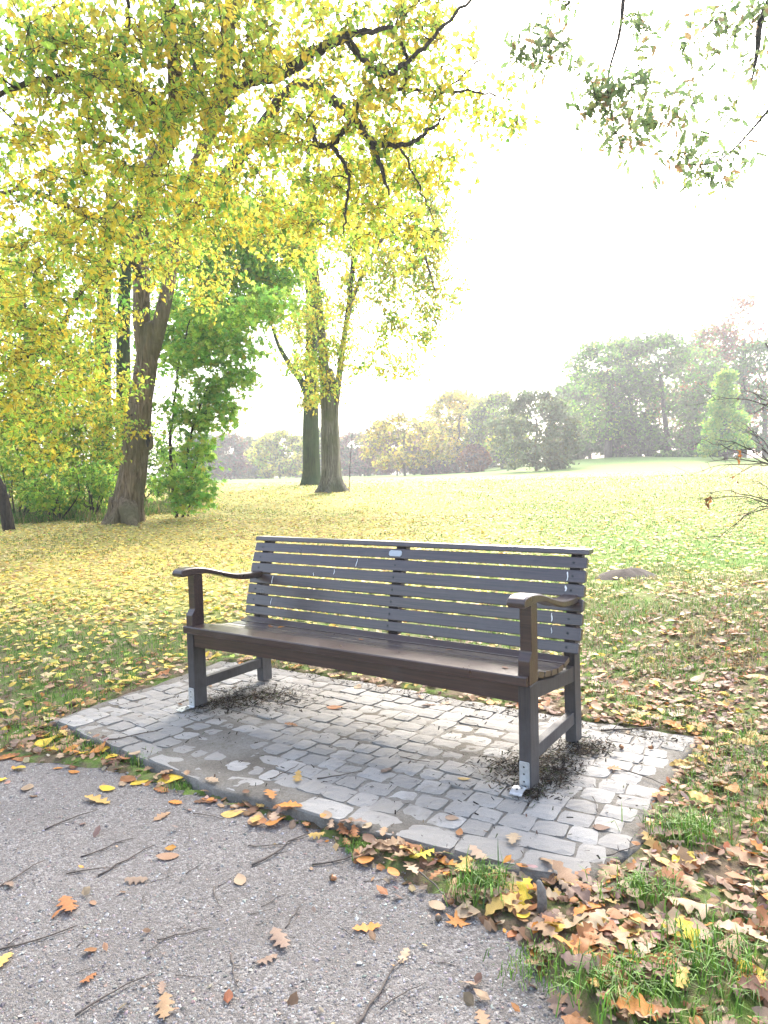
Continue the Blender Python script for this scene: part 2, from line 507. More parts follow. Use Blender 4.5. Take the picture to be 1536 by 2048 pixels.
M_STEEL = simple('galvanised_steel', (0.55, 0.57, 0.58), 0.42, 0.75, 0.15, 70)
M_PLAQUE = simple('brushed_plaque_metal', (0.40, 0.42, 0.44), 0.45, 0.6, 0.06, 120)
M_HOLE = simple('dark_hole', (0.02, 0.02, 0.02), 0.9)
M_DROP = simple('bird_dropping', (0.72, 0.71, 0.69), 0.7, 0, 0.12)
M_BOLT = simple('dark_bolt', (0.03, 0.028, 0.028), 0.5, 0.4)
M_TWIG = simple('fallen_twig_bark', (0.085, 0.068, 0.056), 0.85, 0, 0.4, 60)
M_ACORN = simple('acorn_shell', (0.30, 0.13, 0.05), 0.4, 0, 0.3, 60)
M_ACAP = simple('acorn_cap', (0.13, 0.10, 0.07), 0.85, 0, 0.3, 120)
M_STUB = simple('grey_stub_wood', (0.17, 0.155, 0.135), 0.9, 0, 0.4, 50)
M_COL = leaf_material('plant_litter', 0.1, rough=0.95)
def pebble_material():
    m, nt, out = new_mat('pebbles'); g = NT(nt)
    a = g.n('ShaderNodeAttribute', attribute_name='col')
    g.principled(out, a.outputs['Color'], 0.8, spec=0.3)
    return m
M_PEB = pebble_material()

# ================================================================== THE SETTING
def graded(lo, hi, a, b, step, grow=1.16):
    v = list(np.arange(a, b + 1e-6, step)); s = step; x = v[-1]
    while x < hi: s *= grow; x += s; v.append(x)
    s = step; x = v[0]
    while x > lo: s *= grow; x -= s; v.insert(0, x)
    return np.array(v)
GX = graded(-260, 260, -4.5, 5.0, 0.06); GY = graded(-40, 300, 0.9, 8.5, 0.06)
XX, YY = np.meshgrid(GX, GY)
ZZ = terrain(XX, YY)
sink = np.where(in_gravel(XX, YY) & (edge_dist(XX, YY) > 0.03), 0.05, 0.0) + np.where(in_plat(XX, YY, -0.03), 0.09, 0.0)
ZZ = ZZ - sink
nx = len(GX); ny = len(GY)
ii = (np.arange(ny - 1)[:, None] * nx + np.arange(nx - 1)[None]).ravel()
me = make_mesh('ground', np.stack([XX.ravel(), YY.ravel(), ZZ.ravel()], 1), [np.stack([ii, ii + 1, ii + nx + 1, ii + nx], 1)], True)
tag(link('ground', me, M_GROUND), 'park lawn rising gently to a hill on the right', kind='structure')

# gravel path
gx = np.arange(-4.5, 1.1, 0.035); gy = np.arange(-1.0, 4.9, 0.035)
XX, YY = np.meshgrid(gx, gy)
# pull rim vertices onto the ragged edge so that it does not step
ZZ = gravel_z(XX, YY)
gd = gdist(XX, YY) + 0.03 * (fbm(XX * 6, YY * 6, 77) - 0.5)
ZZ = ZZ - 0.05 * sstep(-0.01, 0.05, gd)
nx = len(gx); ny = len(gy)
ii = (np.arange(ny - 1)[:, None] * nx + np.arange(nx - 1)[None]).ravel()
F = np.stack([ii, ii + 1, ii + nx + 1, ii + nx], 1)
keep = (gd.ravel()[F] < 0.06).all(1); F = F[keep]
used = np.unique(F); remap = np.zeros(nx * ny, int); remap[used] = np.arange(len(used))
V = np.stack([XX.ravel(), YY.ravel(), ZZ.ravel()], 1)[used]
tag(link('gravel_path', make_mesh('gravel_path', V, [remap[F]], True), M_GRAVEL), 'grey gravel path in the foreground', kind='structure')

# paved platform: sandy bed plus single granite setts
NU, NV = 180, 92
uu = np.linspace(0, 1, NU); vv = np.linspace(0, 1, NV)
UU, VV = np.meshgrid(uu, vv)
def plat_map(s, t):
    v0 = -0.55 + t * 1.4
    u = plat_left(v0) + s * (plat_right(v0) - plat_left(v0))
    v = plat_front(u) + t * (plat_back(u) - plat_front(u))
    return u, v
PU, PV = plat_map(UU, VV)
wob = 0.055 * (fbm(PU * 5, PV * 5, 91) - 0.5)
PV = PV + wob * (np.abs(VV - 0.5) * 2) ** 4; PU = PU + wob * (np.abs(UU - 0.5) * 2) ** 4
PX, PY = fromB(PU, PV)
PZ = bed_z(PX, PY)
border = np.minimum(np.minimum(UU, 1 - UU) * 2.9, np.minimum(VV, 1 - VV) * 1.4)
PZ = PZ - 0.010 * (1 - sstep(0.0, 0.03, border))
V = np.stack([PX.ravel(), PY.ravel(), PZ.ravel()], 1)
ii = (np.arange(NV - 1)[:, None] * NU + np.arange(NU - 1)[None]).ravel()
F = np.stack([ii, ii + 1, ii + NU + 1, ii + NU], 1)
rim = np.concatenate([np.arange(NU), np.arange(1, NV) * NU + NU - 1, (NV - 1) * NU + np.arange(NU - 2, -1, -1), np.arange(NV - 2, 0, -1) * NU])
sk = V[rim].copy(); sk[:, 2] = -0.12
k = len(V); n = len(rim); a = np.arange(n); b = (a + 1) % n
SF = np.stack([rim[a], k + a, k + b, rim[b]], 1)
plat = link('paved_platform', make_mesh('paved_platform', np.vstack([V, sk]), [F, SF], True), M_BED)
tag(plat, 'raised platform of worn granite setts under the bench', kind='structure')

# sett meshes: a slightly domed, chipped block; alike setts share mesh data
def sett_mesh(seed, w, d, h=0.09):
    r = np.random.default_rng(seed)
    bm = bmesh.new()
    n = 4
    grid = {}
    sk = r.normal(0, 0.0035, (4, 2))
    for j in range(n + 1):
        for i in range(n + 1):
            s, t = i / n * 2 - 1, j / n * 2 - 1
            e = max(abs(s), abs(t))
            rnd = (1 - 0.06 * (abs(s) ** 6 * abs(t) ** 6))
            x = s * w / 2 * rnd + r.normal(0, 0.0016); y = t * d / 2 * rnd + r.normal(0, 0.0016)
            z = 0.0 - 0.0010 * max(0, e - 0.45) ** 2 / 0.3 + r.normal(0, 0.0010) - (0.0028 if e > 0.99 else 0)
            a_, b_ = (s + 1) / 2, (t + 1) / 2
            wq = np.array([(1 - a_) * (1 - b_), a_ * (1 - b_), a_ * b_, (1 - a_) * b_]) @ sk
            x += wq[0]; y += wq[1]
            grid[i, j] = bm.verts.new((x, y, z))
    for j in range(n):
        for i in range(n):
            bm.faces.new((grid[i, j], grid[i + 1, j], grid[i + 1, j + 1], grid[i, j + 1]))
    rimv = [grid[i, 0] for i in range(n + 1)] + [grid[n, j] for j in range(1, n + 1)] + [grid[i, n] for i in range(n - 1, -1, -1)] + [grid[0, j] for j in range(n - 1, 0, -1)]
    low = [bm.verts.new((v.co.x * 1.01, v.co.y * 1.01, -h)) for v in rimv]
    for a_ in range(len(rimv)):
        b_ = (a_ + 1) % len(rimv)
        bm.faces.new((rimv[a_], low[a_], low[b_], rimv[b_]))
    me_ = bpy.data.meshes.new('granite_sett'); bm.to_mesh(me_); bm.free()
    me_.materials.append(M_SETT)
    return me_
setts = {}
for wi, w in enumerate((0.095, 0.115, 0.140)):
    setts[wi] = [sett_mesh(100 + wi * 10 + q, w, 0.102) for q in range(7)]
edge_setts = [sett_mesh(200 + q, 0.21, 0.115) for q in range(4)]
rows = 12
for rI in range(rows + 1):
    t0 = rI / (rows + 1.0)
    u = -0.47 + random.uniform(-0.02, 0.05); front = rI == 0
    while u < 2.40:
        wi = random.choices((0, 1, 2), (3, 4, 2))[0]
        w = 0.21 if front else (0.095, 0.115, 0.140)[wi]
        uc = u + w / 2
        vf, vb = plat_front(uc), plat_back(uc)
        vc = vf + 0.068 if front else vf + 0.128 + (rI - 0.5) * (vb - vf - 0.15) / rows
        vc = float(vc + random.uniform(-0.004, 0.004))
        pl, pr = float(plat_left(vc)), float(plat_right(vc))
        if uc - w / 2 > pl + 0.005 and uc + w / 2 < pr - 0.005:
            x, y = fromB(uc, vc)
            slope = (plat_front(uc + 0.1) - plat_front(uc - 0.1)) / 0.2
            z = random.gauss(0.0002, 0.0018) - (0.0015 if front else 0)
            if 0.2 < uc < 1.2 and vc < 0.1: z -= 0.0025
            o = bpy.data.objects.new('granite_sett', random.choice(edge_setts if front else setts[wi]))
            COL.objects.link(o); o.parent = plat
            o.location = (float(x), float(y), z)
            o.rotation_euler = (random.gauss(0, 0.02), random.gauss(0, 0.02), YAW + math.atan(float(slope)) * (1 - t0) + random.gauss(0, 0.03) + random.choice((0, math.pi)))
            sc = 1.0; o.scale = (1.0, random.uniform(0.93, 1.04), 1.0)
        u += w + random.uniform(0.003, 0.009)

# ================================================================== THE BENCH
L = 1.97
bench = empty('park_bench', (*[float(q) for q in fromB(L / 2, 0.3)], 0.0), YAW)
tag(bench, 'long dark brown wooden park bench with curved armrests on the paved platform', 'bench')
def bl(V):   # bench coords -> local to the empty
    V = np.asarray(V, float).copy(); V[:, 0] -= L / 2; V[:, 1] -= 0.3
    return V
def round_poly(P, r, seg=3):
    """round the corners of a 2D polygon"""
    P = [np.asarray(p, float) for p in P]; out = []
    n = len(P)
    for i in range(n):
        p, a, b = P[i], P[i - 1], P[(i + 1) % n]
        da, db = a - p, b - p; la, lb = np.linalg.norm(da), np.linalg.norm(db)
        rr = min(r, la * 0.45, lb * 0.45)
        s, e = p + da / la * rr, p + db / lb * rr
        for k in range(seg + 1):
            t = k / seg
            out.append((1 - t) ** 2 * s + 2 * t * (1 - t) * p + t * t * e)
    return np.array(out)
def prism(poly, lo, hi, axis='x', bev=0.003):
    """extrude a 2D polygon with small end bevels. axis x: poly=(y,z); axis y: poly=(x,z); axis z: poly=(x,y)"""
    c = poly.mean(0); n = len(poly)
    d = poly - c; ln = np.linalg.norm(d, axis=1, keepdims=True)
    small = poly - d / ln * bev
    rings = [(lo, small), (lo + bev, poly), (hi - bev, poly), (hi, small)]
    V = []
    for q, P in rings:
        h = np.full((n, 1), q)
        V.append({'x': np.hstack([h, P]), 'y': np.hstack([P[:, :1], h, P[:, 1:]]), 'z': np.hstack([P, h])}[axis])
    V = np.vstack(V)
    a = np.arange(n); b = (a + 1) % n
    F = [np.stack([k * n + a, k * n + b, (k + 1) * n + b, (k + 1) * n + a], 1) for k in range(3)]
    return V, [np.vstack(F), a[None, ::-1], (3 * n + a)[None]]
def fix_normals(me_):
    bm = bmesh.new(); bm.from_mesh(me_); bmesh.ops.recalc_face_normals(bm, faces=bm.faces[:]); bm.to_mesh(me_); bm.free()
def bpart(name, pieces, mat, parent=bench, smooth=False):
    mb = MB()
    for V, F in pieces: mb.add(bl(V), F)
    me_ = mb.mesh(name, smooth); fix_normals(me_)
    return link(name, me_, mat, parent)
def rect(a0, a1, b0, b1, r=0.004):
    return round_poly([(a0, b0), (a1, b0), (a1, b1), (a0, b1)], r)

LEGW, LEGD = 0.05, 0.085
back_y = lambda z: np.interp(z, [0.0, 0.30, 0.43, 0.50, 0.60, 0.70, 0.80, 0.88], [0.535, 0.50, 0.452, 0.492, 0.522, 0.548, 0.580, 0.612])
for x0 in (0.0, L - LEGW):
    leg = bpart('front_leg', [prism(rect(x0, x0 + LEGW, 0.0, LEGD), 0.004, 0.408, 'z')], M_LEG)
    # arm post: steps back above the seat with a small shoulder
    sec = round_poly([(0.0, 0.409), (LEGD, 0.409), (LEGD, 0.722), (0.024, 0.722), (0.024, 0.535), (0.002, 0.505)], 0.005)
    bpart('arm_post', [prism(sec, x0 + 0.001, x0 + LEGW - 0.001, 'x')], M_WOOD2)
    # raked rear leg that runs up behind the slats
    zz = np.array([0.006, 0.15, 0.30, 0.42, 0.52, 0.62, 0.72, 0.80, 0.852])
    yb = np.array([0.525, 0.520, 0.512, 0.514, 0.528, 0.554, 0.581, 0.609, 0.630])
    front = np.stack([yb, zz], 1); rear = np.stack([yb + np.interp(zz, [0, .3, .85], [.075, .075, .045]), zz], 1)[::-1]
    bpart('rear_leg', [prism(round_poly(np.vstack([front, rear]), 0.004, 1), x0, x0 + LEGW, 'x')], M_LEG)
    # low side stretcher and side apron
    bpart('stretcher', [prism(rect(x0 + 0.010, x0 + 0.044, 0.095, 0.150), LEGD, 0.524, 'y')], M_LEG)
    ap = round_poly([(LEGD, 0.340), (0.515, 0.292), (0.515, 0.362), (0.40, 0.366), (0.25, 0.376), (LEGD, 0.407)], 0.003, 1)
    bpart('side_rail', [prism(ap, x0 + 0.006, x0 + 0.046, 'x')], M_LEG)
    # S-curved armrest
    top = [(-0.070, 0.742), (-0.062, 0.757), (-0.035, 0.765), (0.02, 0.765), (0.082, 0.757), (0.146, 0.741), (0.244, 0.712), (0.334, 0.690), (0.42, 0.679), (0.50, 0.677), (0.553, 0.679)]
    bot = [(0.548, 0.645), (0.455, 0.645), (0.38, 0.650), (0.30, 0.668), (0.20, 0.700), (0.13, 0.718), (0.085, 0.7225), (0.0, 0.7225), (-0.03, 0.7225), (-0.058, 0.722), (-0.070, 0.731)]
    t_ = smooth_path([(a_, b_, 0) for a_, b_ in top], 30)[:, :2]; b_ = smooth_path([(p, q, 0) for p, q in bot], 30)[:, :2]
    outl = np.vstack([t_, b_])
    ax0, ax1 = x0 - 0.012, x0 + LEGW + 0.012
    n = len(t_)
    # built as quad strips so that the curved top and bottom stay clean
    rings = []
    for xx, ins in ((ax0, 0.006), (ax0 + 0.006, 0.0), (ax1 - 0.006, 0.0), (ax1, 0.006)):
        T2, B2 = t_.copy(), b_.copy(); T2[:, 1] -= ins; B2[:, 1] += ins
        rings.append(np.hstack([np.full((2 * n, 1), xx), np.vstack([T2, B2])]))
    V = np.vstack(rings); m2 = 2 * n
    a_ = np.arange(m2); c_ = (a_ + 1) % m2
    F = np.vstack([np.stack([k * m2 + a_, k * m2 + c_, (k + 1) * m2 + c_, (k + 1) * m2 + a_], 1) for k in range(3)])
    q = np.arange(n - 1)
    cap0 = np.stack([q, q + 1, m2 - 2 - q, m2 - 1 - q], 1); cap1 = cap0[:, ::-1] + 3 * m2
    bpart('armrest', [(V, [F, cap0, cap1])], M_WOOD2, smooth=False)

# seat: notched front board, then dished slats
nb = [(-0.004, -0.022), (L - 0.004, -0.022), (L - 0.004, -0.002), (L - LEGW - 0.002, -0.002), (L - LEGW - 0.002, 0.088), (LEGW + 0.002, 0.088), (LEGW + 0.002, -0.002), (-0.004, -0.002)]
poly = round_poly(nb, 0.008, 2)
n = len(poly)
Vb = []
for z, ins in ((0.4105, 0.004), (0.4145, 0.0), (0.444, 0.0), (0.4485, 0.004)):
    P = poly.copy(); P[:, 1] = np.where(P[:, 1] < -0.01, P[:, 1] + ins, P[:, 1] - (ins if False else 0))
    Vb.append(np.hstack([P, np.full((n, 1), z)]))
a_ = np.arange(n); c_ = (a_ + 1) % n
Fs = np.vstack([np.stack([k * n + a_, k * n + c_, (k + 1) * n + c_, (k + 1) * n + a_], 1) for k in range(3)])
bpart('seat_front_board', [(np.vstack(Vb), [Fs, a_[None, ::-1], (3 * n + a_)[None]])], M_WOOD2)
seat_prof = smooth_path([(0.093, 0.4435, 0), (0.18, 0.424, 0), (0.27, 0.409, 0), (0.35, 0.4025, 0), (0.42, 0.408, 0), (0.462, 0.422, 0)], 60)[:, :2]
arc = np.concatenate([[0], np.cumsum(np.linalg.norm(np.diff(seat_prof, axis=0), axis=1))])
pitch = arc[-1] / 5
for k in range(5):
    s0, s1 = k * pitch + 0.0045, (k + 1) * pitch - 0.0045
    pa = np.array([np.interp(s, arc, seat_prof[:, i]) for s in (s0,) for i in (0, 1)])
    pb = np.array([np.interp(s, arc, seat_prof[:, i]) for s in (s1,) for i in (0, 1)])
    d = (pb - pa) / np.linalg.norm(pb - pa); nrm = np.array([-d[1], d[0]])
    sec = round_poly([pa - nrm * 0.026, pb - nrm * 0.026, pb, pa], 0.004, 2)
    x0, x1 = (0.052, L - 0.052) if k == 0 and pa[1] < 0.085 else (0.008, L - 0.004)
    bpart('seat_slat', [prism(sec, x0, x1, 'x', 0.004)], M_WOOD)
# front apron, gently bowed along its lower edge; rear rail and a middle bearer under the seat
apv = round_poly([(LEGW, 0.336), (0.5, 0.341), (L / 2, 0.343), (L - 0.5, 0.341), (L - LEGW, 0.336), (L - LEGW, 0.4095), (LEGW, 0.4095)], 0.002, 1)
bpart('front_apron', [prism(apv, 0.006, 0.036, 'y', 0.002)], M_WOOD2)
bpart('rear_rail', [prism(rect(LEGW, L - LEGW, 0.300, 0.362), 0.520, 0.548, 'y')], M_LEG)
bear = round_poly([(0.037, 0.345), (0.519, 0.305), (0.519, 0.372), (0.40, 0.371), (0.30, 0.374), (0.20, 0.388), (0.10, 0.408), (0.037, 0.408)], 0.002, 1)
bpart('middle_bearer', [prism(bear, L / 2 - 0.018, L / 2 + 0.018, 'x')], M_LEG)
# back slats and the top rail
edges = [(0.795, 0.838), (0.733, 0.782), (0.671, 0.720), (0.608, 0.657), (0.549, 0.596), (0.485, 0.537), (0.431, 0.472)]
by_t = lambda z: np.interp(z, [0.40, 0.46, 0.55, 0.65, 0.75, 0.84], [0.462, 0.477, 0.505, 0.530, 0.558, 0.594])
slat_objs = []
for k, (z0, z1) in enumerate(edges):
    z1 += 0.0052; z0 -= 0.0022
    pa, pb = np.array([by_t(z0), z0]), np.array([by_t(z1), z1])
    d = (pb - pa) / np.linalg.norm(pb - pa); nrm = np.array([-d[1], d[0]])   # towards the front
    sec = round_poly([pa, pb, pb + [0.028, -0.011], pa + [0.030, 0.000]], 0.005, 3)
    ex = 0.036 if k < 6 else 0.030
    o = bpart('back_slat', [prism(sec, -ex, L + ex, 'x', 0.004)], M_WOOD)
    slat_objs.append((o, pa, pb, nrm))
    for xb in (0.024, L / 2 + 0.01, L - 0.024):
        c0 = (pa + pb) / 2 + nrm * 0.0012
        ang = np.linspace(0, 2 * math.pi, 8, endpoint=False)
        ring = np.stack([xb + 0.006 * np.cos(ang), c0[0] + d[0] * 0.006 * np.sin(ang), c0[1] + d[1] * 0.006 * np.sin(ang)], 1)
        ring2 = ring.copy(); ring2[:, 1] -= nrm[0] * 0.004; ring2[:, 2] -= nrm[1] * 0.004
        V = np.vstack([ring, ring2]); a_ = np.arange(8); c_ = (a_ + 1) % 8
        bo = bpart('bolt', [(V, [a_[None], np.stack([a_, c_, c_ + 8, a_ + 8], 1)])], M_BOLT, parent=o)
zz = np.array([0.40, 0.52, 0.62, 0.72, 0.80, 0.852])
yb = by_t(zz) + 0.0315 + np.array([0.03, 0, 0, 0, 0, 0.004])
front = np.stack([yb, zz], 1); rear = np.stack([yb + 0.042, zz], 1)[::-1]
bpart('back_support', [prism(round_poly(np.vstack([front, rear]), 0.003, 1), L / 2 - 0.02, L / 2 + 0.04, 'x')], M_LEG)
rail = round_poly([(0.590, 0.8525), (0.660, 0.8545), (0.660, 0.877), (0.598, 0.879)], 0.006, 2)
bpart('top_rail', [prism(rail, -0.042, L + 0.044, 'x', 0.004)], M_WOOD)

# small cut-corner metal plaque on the uppermost slat
o, pa, pb, nrm = slat_objs[0]
d = (pb - pa) / np.linalg.norm(pb - pa); mid = (pa + pb) / 2
xc, hw, hh, ct = 0.985, 0.040, 0.0165, 0.009
P2 = [(-hw + ct, -hh), (hw - ct, -hh), (hw, -hh + ct), (hw, hh - ct), (hw - ct, hh), (-hw + ct, hh), (-hw, hh - ct), (-hw, -hh + ct)]
Vp = []
for off, sc in ((0.0005, 1.0), (0.003, 1.0), (0.004, 0.94)):
    for x_, s_ in P2:
        q = mid + d * s_ * sc + nrm * off; Vp.append((xc + x_ * sc, q[0], q[1]))
a_ = np.arange(8); c_ = (a_ + 1) % 8
bpart('name_plaque', [(np.array(Vp), [np.vstack([np.stack([k * 8 + a_, k * 8 + c_, k * 8 + 8 + c_, k * 8 + 8 + a_], 1) for k in range(2)]), (16 + a_)[None]])], M_PLAQUE)
# white bird-dropping streaks running down single slats
def streak(k, x, z_hi, z_lo, w):
    o, pa, pb, nrm = slat_objs[k]
    V = []; m = 7
    for i in range(m):
        t = i / (m - 1); z = z_hi + (z_lo - z_hi) * t
        y = by_t(z); ww = w * (0.5 + 0.5 * math.sin(2.5 * t + 0.4)) * random.uniform(0.7, 1.2); dx = 0.002 * math.sin(5 * t + x * 9)
        for s in (-1, 1):
            V.append((x + dx + s * ww, y + nrm[0] * 0.0012, z + nrm[1] * 0.0012))
    q = np.arange(m - 1) * 2
    bpart('bird_dropping', [(np.array(V), [np.stack([q, q + 1, q + 3, q + 2], 1)])], M_DROP)
streak(1, 0.745, 0.780, 0.740, 0.0022); streak(3, 0.150, 0.655, 0.612, 0.0028); streak(2, 0.60, 0.718, 0.690, 0.0020)
streak(2, 0.455, 0.690, 0.673, 0.0018); streak(5, 0.165, 0.530, 0.492, 0.0020); streak(1, 1.925, 0.776, 0.737, 0.0030)
streak(2, 1.922, 0.716, 0.692, 0.0045); streak(4, 1.868, 0.592, 0.556, 0.0026); streak(5, 1.872, 0.53, 0.505, 0.0016)

# galvanised fixing brackets at the front feet
def bracket(x0, kick):
    mb_plate = prism(rect(x0 + 0.002, x0 + LEGW - 0.006, 0.004, 0.108, 0.006), -0.0042, -0.0005, 'y', 0.0008)
    b_ = bpart('fixing_bracket', [mb_plate], M_STEEL)
    # curved toe that bends forward from the plate
    ang = np.linspace(0, 1, 9); yy = -0.0042 - 0.085 * ang ** 1.05; z_ = 0.006 + kick * (np.sin(ang * math.pi * 0.9) * 0.018)
    z_ = np.where(ang < 0.15, 0.01 - ang * 0.03 + 0.0, z_)
    V = []
    for y_, zq in zip(yy, z_):
        for (xq, dz) in ((x0 - 0.004, 0), (x0 + LEGW - 0.004, 0), (x0 + LEGW - 0.004, -0.004), (x0 - 0.004, -0.004)): V.append((xq, y_, zq + dz))
    V = np.array(V); n_ = len(yy); F = []
    for i in range(n_ - 1):
        for k in range(4): F.append((i * 4 + k, i * 4 + (k + 1) % 4, i * 4 + 4 + (k + 1) % 4, i * 4 + 4 + k))
    toe = bpart('bracket_toe', [(V, [np.array(F), np.array([[0, 1, 2, 3]]), np.array([[4 * n_ - 4, 4 * n_ - 3, 4 * n_ - 2, 4 * n_ - 1]])])], M_STEEL, parent=b_)
    aa = np.linspace(0, 2 * math.pi, 10, endpoint=False)
    for hx, hy in ((0.018, -0.035), (0.031, -0.05), (0.018, -0.065)):
        zc = float(np.interp(-hy, -yy, z_)) + 0.0012
        sl = float(np.interp(-hy + 0.005, -yy, z_) - np.interp(-hy - 0.005, -yy, z_)) / 0.01
        ring = np.stack([x0 + hx + 0.0045 * np.cos(aa), hy + 0.0045 * np.sin(aa), zc - sl * 0.0045 * np.sin(aa)], 1)
        bpart('bolt_hole', [(ring, [np.arange(10)[None]])], M_HOLE, parent=b_)
    for zz_ in (0.03, 0.06, 0.088):
        ring = np.stack([x0 + 0.022 + 0.0038 * np.cos(aa), np.full(10, -0.0055), zz_ + 0.0038 * np.sin(aa)], 1)
        bpart('bolt_hole', [(ring, [np.arange(10)[None]])], M_HOLE, parent=b_)
bracket(0.0, 0.35); bracket(L - LEGW, 1.0)

# ================================================================== LEAF TEMPLATES
def strip_leaf(ts, ws, fold=0.10, curl=0.1, droop=0.1):
    """leaf as left / mid / right strips; y along the leaf, length 1"""
    V, F = [], []
    n_ = len(ts)
    for t, w in zip(ts, ws):
        zc = -droop * (t - 0.35) ** 2 * 2
        wl, wr = (w if not hasattr(w, '__len__') else w)[0:2] if hasattr(w, '__len__') else (w, w)
        V += [(-wl, t, zc + fold * wl + curl * wl * math.sin(5 * t)), (0, t, zc), (wr, t, zc + fold * wr - curl * wr * math.sin(4 * t + 1))]
    for i in range(n_ - 1):
        a0 = 3 * i
        F += [(a0, a0 + 1, a0 + 4, a0 + 3), (a0 + 1, a0 + 2, a0 + 5, a0 + 4)]
    V = np.array(V, float); V[:, 1] -= 0.5
    return V, [np.array(F)]
def ovate(n_=5, seed=0, wid=0.30, fold=0.25, curl=0.15, droop=0.2):
    ts = np.linspace(0, 1, n_)
    ws = wid * np.sin(math.pi * ts ** 0.85) ** 0.8; ws[0] = 0.015; ws[-1] = 0.004
    return strip_leaf(ts, ws, fold, curl, droop)
def oak(n_=17, seed=0, wid=0.30, fold=0.3, curl=0.5, droop=0.3):
    r = np.random.default_rng(seed)
    ts = np.linspace(0, 1, n_); ws = []
    for i, t in enumerate(ts):
        env = wid * math.sin(math.pi * min(1, t ** 0.75 * 0.98 + 0.02)) ** 0.7 * (0.55 + 0.6 * t)
        lob = 1.0 if i % 4 in (1, 2) else (0.55 if i % 4 == 3 else 0.48)
        if n_ < 12: lob = 1.0 if i % 2 else 0.55
        ws.append((max(0.012, env * lob * r.uniform(0.88, 1.12)), max(0.012, env * lob * r.uniform(0.88, 1.12))))
    ws[0] = (0.012, 0.012); ws[1] = (0.014, 0.014); ws[-1] = (0.03, 0.03)
    V, F = strip_leaf(ts, ws, fold, 0, droop)
    ph = r.uniform(0, 6, 3)
    V[:, 2] += curl * 0.12 * np.sin(5 * V[:, 1] + ph[0]) * np.abs(V[:, 0]) / wid + curl * 0.10 * np.sin(9 * V[:, 0] + ph[1]) + 0.02 * np.sin(14 * V[:, 1] + ph[2])
    V[:, 2] -= V[:, 2].min()
    return V, F
def maple(seed=0):
    r = np.random.default_rng(seed); V = [(0, -0.1, 0.0)]
    tips = [(-150, 0.32), (-95, 0.5), (-45, 0.62), (0, 0.72), (45, 0.62), (95, 0.5), (150, 0.32)]
    pts = []
    for i, (a_, l_) in enumerate(tips):
        for da, k in ((-13, 0.62), (0, 1.0), (13, 0.62)):
            an = R(a_ + da); pts.append((math.sin(an) * l_ * k, math.cos(an) * l_ * k - 0.1))
        if i < 6:
            an = R((a_ + tips[i + 1][0]) / 2); pts.append((math.sin(an) * 0.26, math.cos(an) * 0.26 - 0.1))
    for x_, y_ in pts: V.append((x_, y_, 0.10 * (x_ * x_ + y_ * y_) * 2 + r.normal(0, 0.015)))
    F = [(0, i + 1, i) for i in range(1, len(pts))]
    V = np.array(V); V[:, 2] -= V[:, 2].min()
    return V, [np.array(F)]
OVATE_LOW = ovate(3, wid=0.31, fold=0.3, curl=0.15, droop=0.35)
DIAMOND = (np.array([(0, -0.5, 0), (0.3, -0.05, 0.08), (0, 0.5, -0.05), (-0.3, 0.0, 0.08)]), [np.array([(0, 1, 2), (0, 2, 3)])])
GOLD = np.array([0.74, 0.58, 0.07]); LEMON = np.array([0.70, 0.66, 0.12]); LIME = np.array([0.45, 0.63, 0.10])
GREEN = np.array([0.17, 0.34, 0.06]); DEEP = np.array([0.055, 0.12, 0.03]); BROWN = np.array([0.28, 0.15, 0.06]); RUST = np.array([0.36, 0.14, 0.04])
def pick_cols(n_, pal, w, jit=0.12):
    pal = np.array(pal); idx = rng.choice(len(pal), n_, p=np.array(w, float) / sum(w))
    return np.clip(pal[idx] * (1 + rng.normal(0, jit, (n_, 1))) * (1 + rng.normal(0, jit * 0.4, (n_, 3))), 0.005, 0.9)

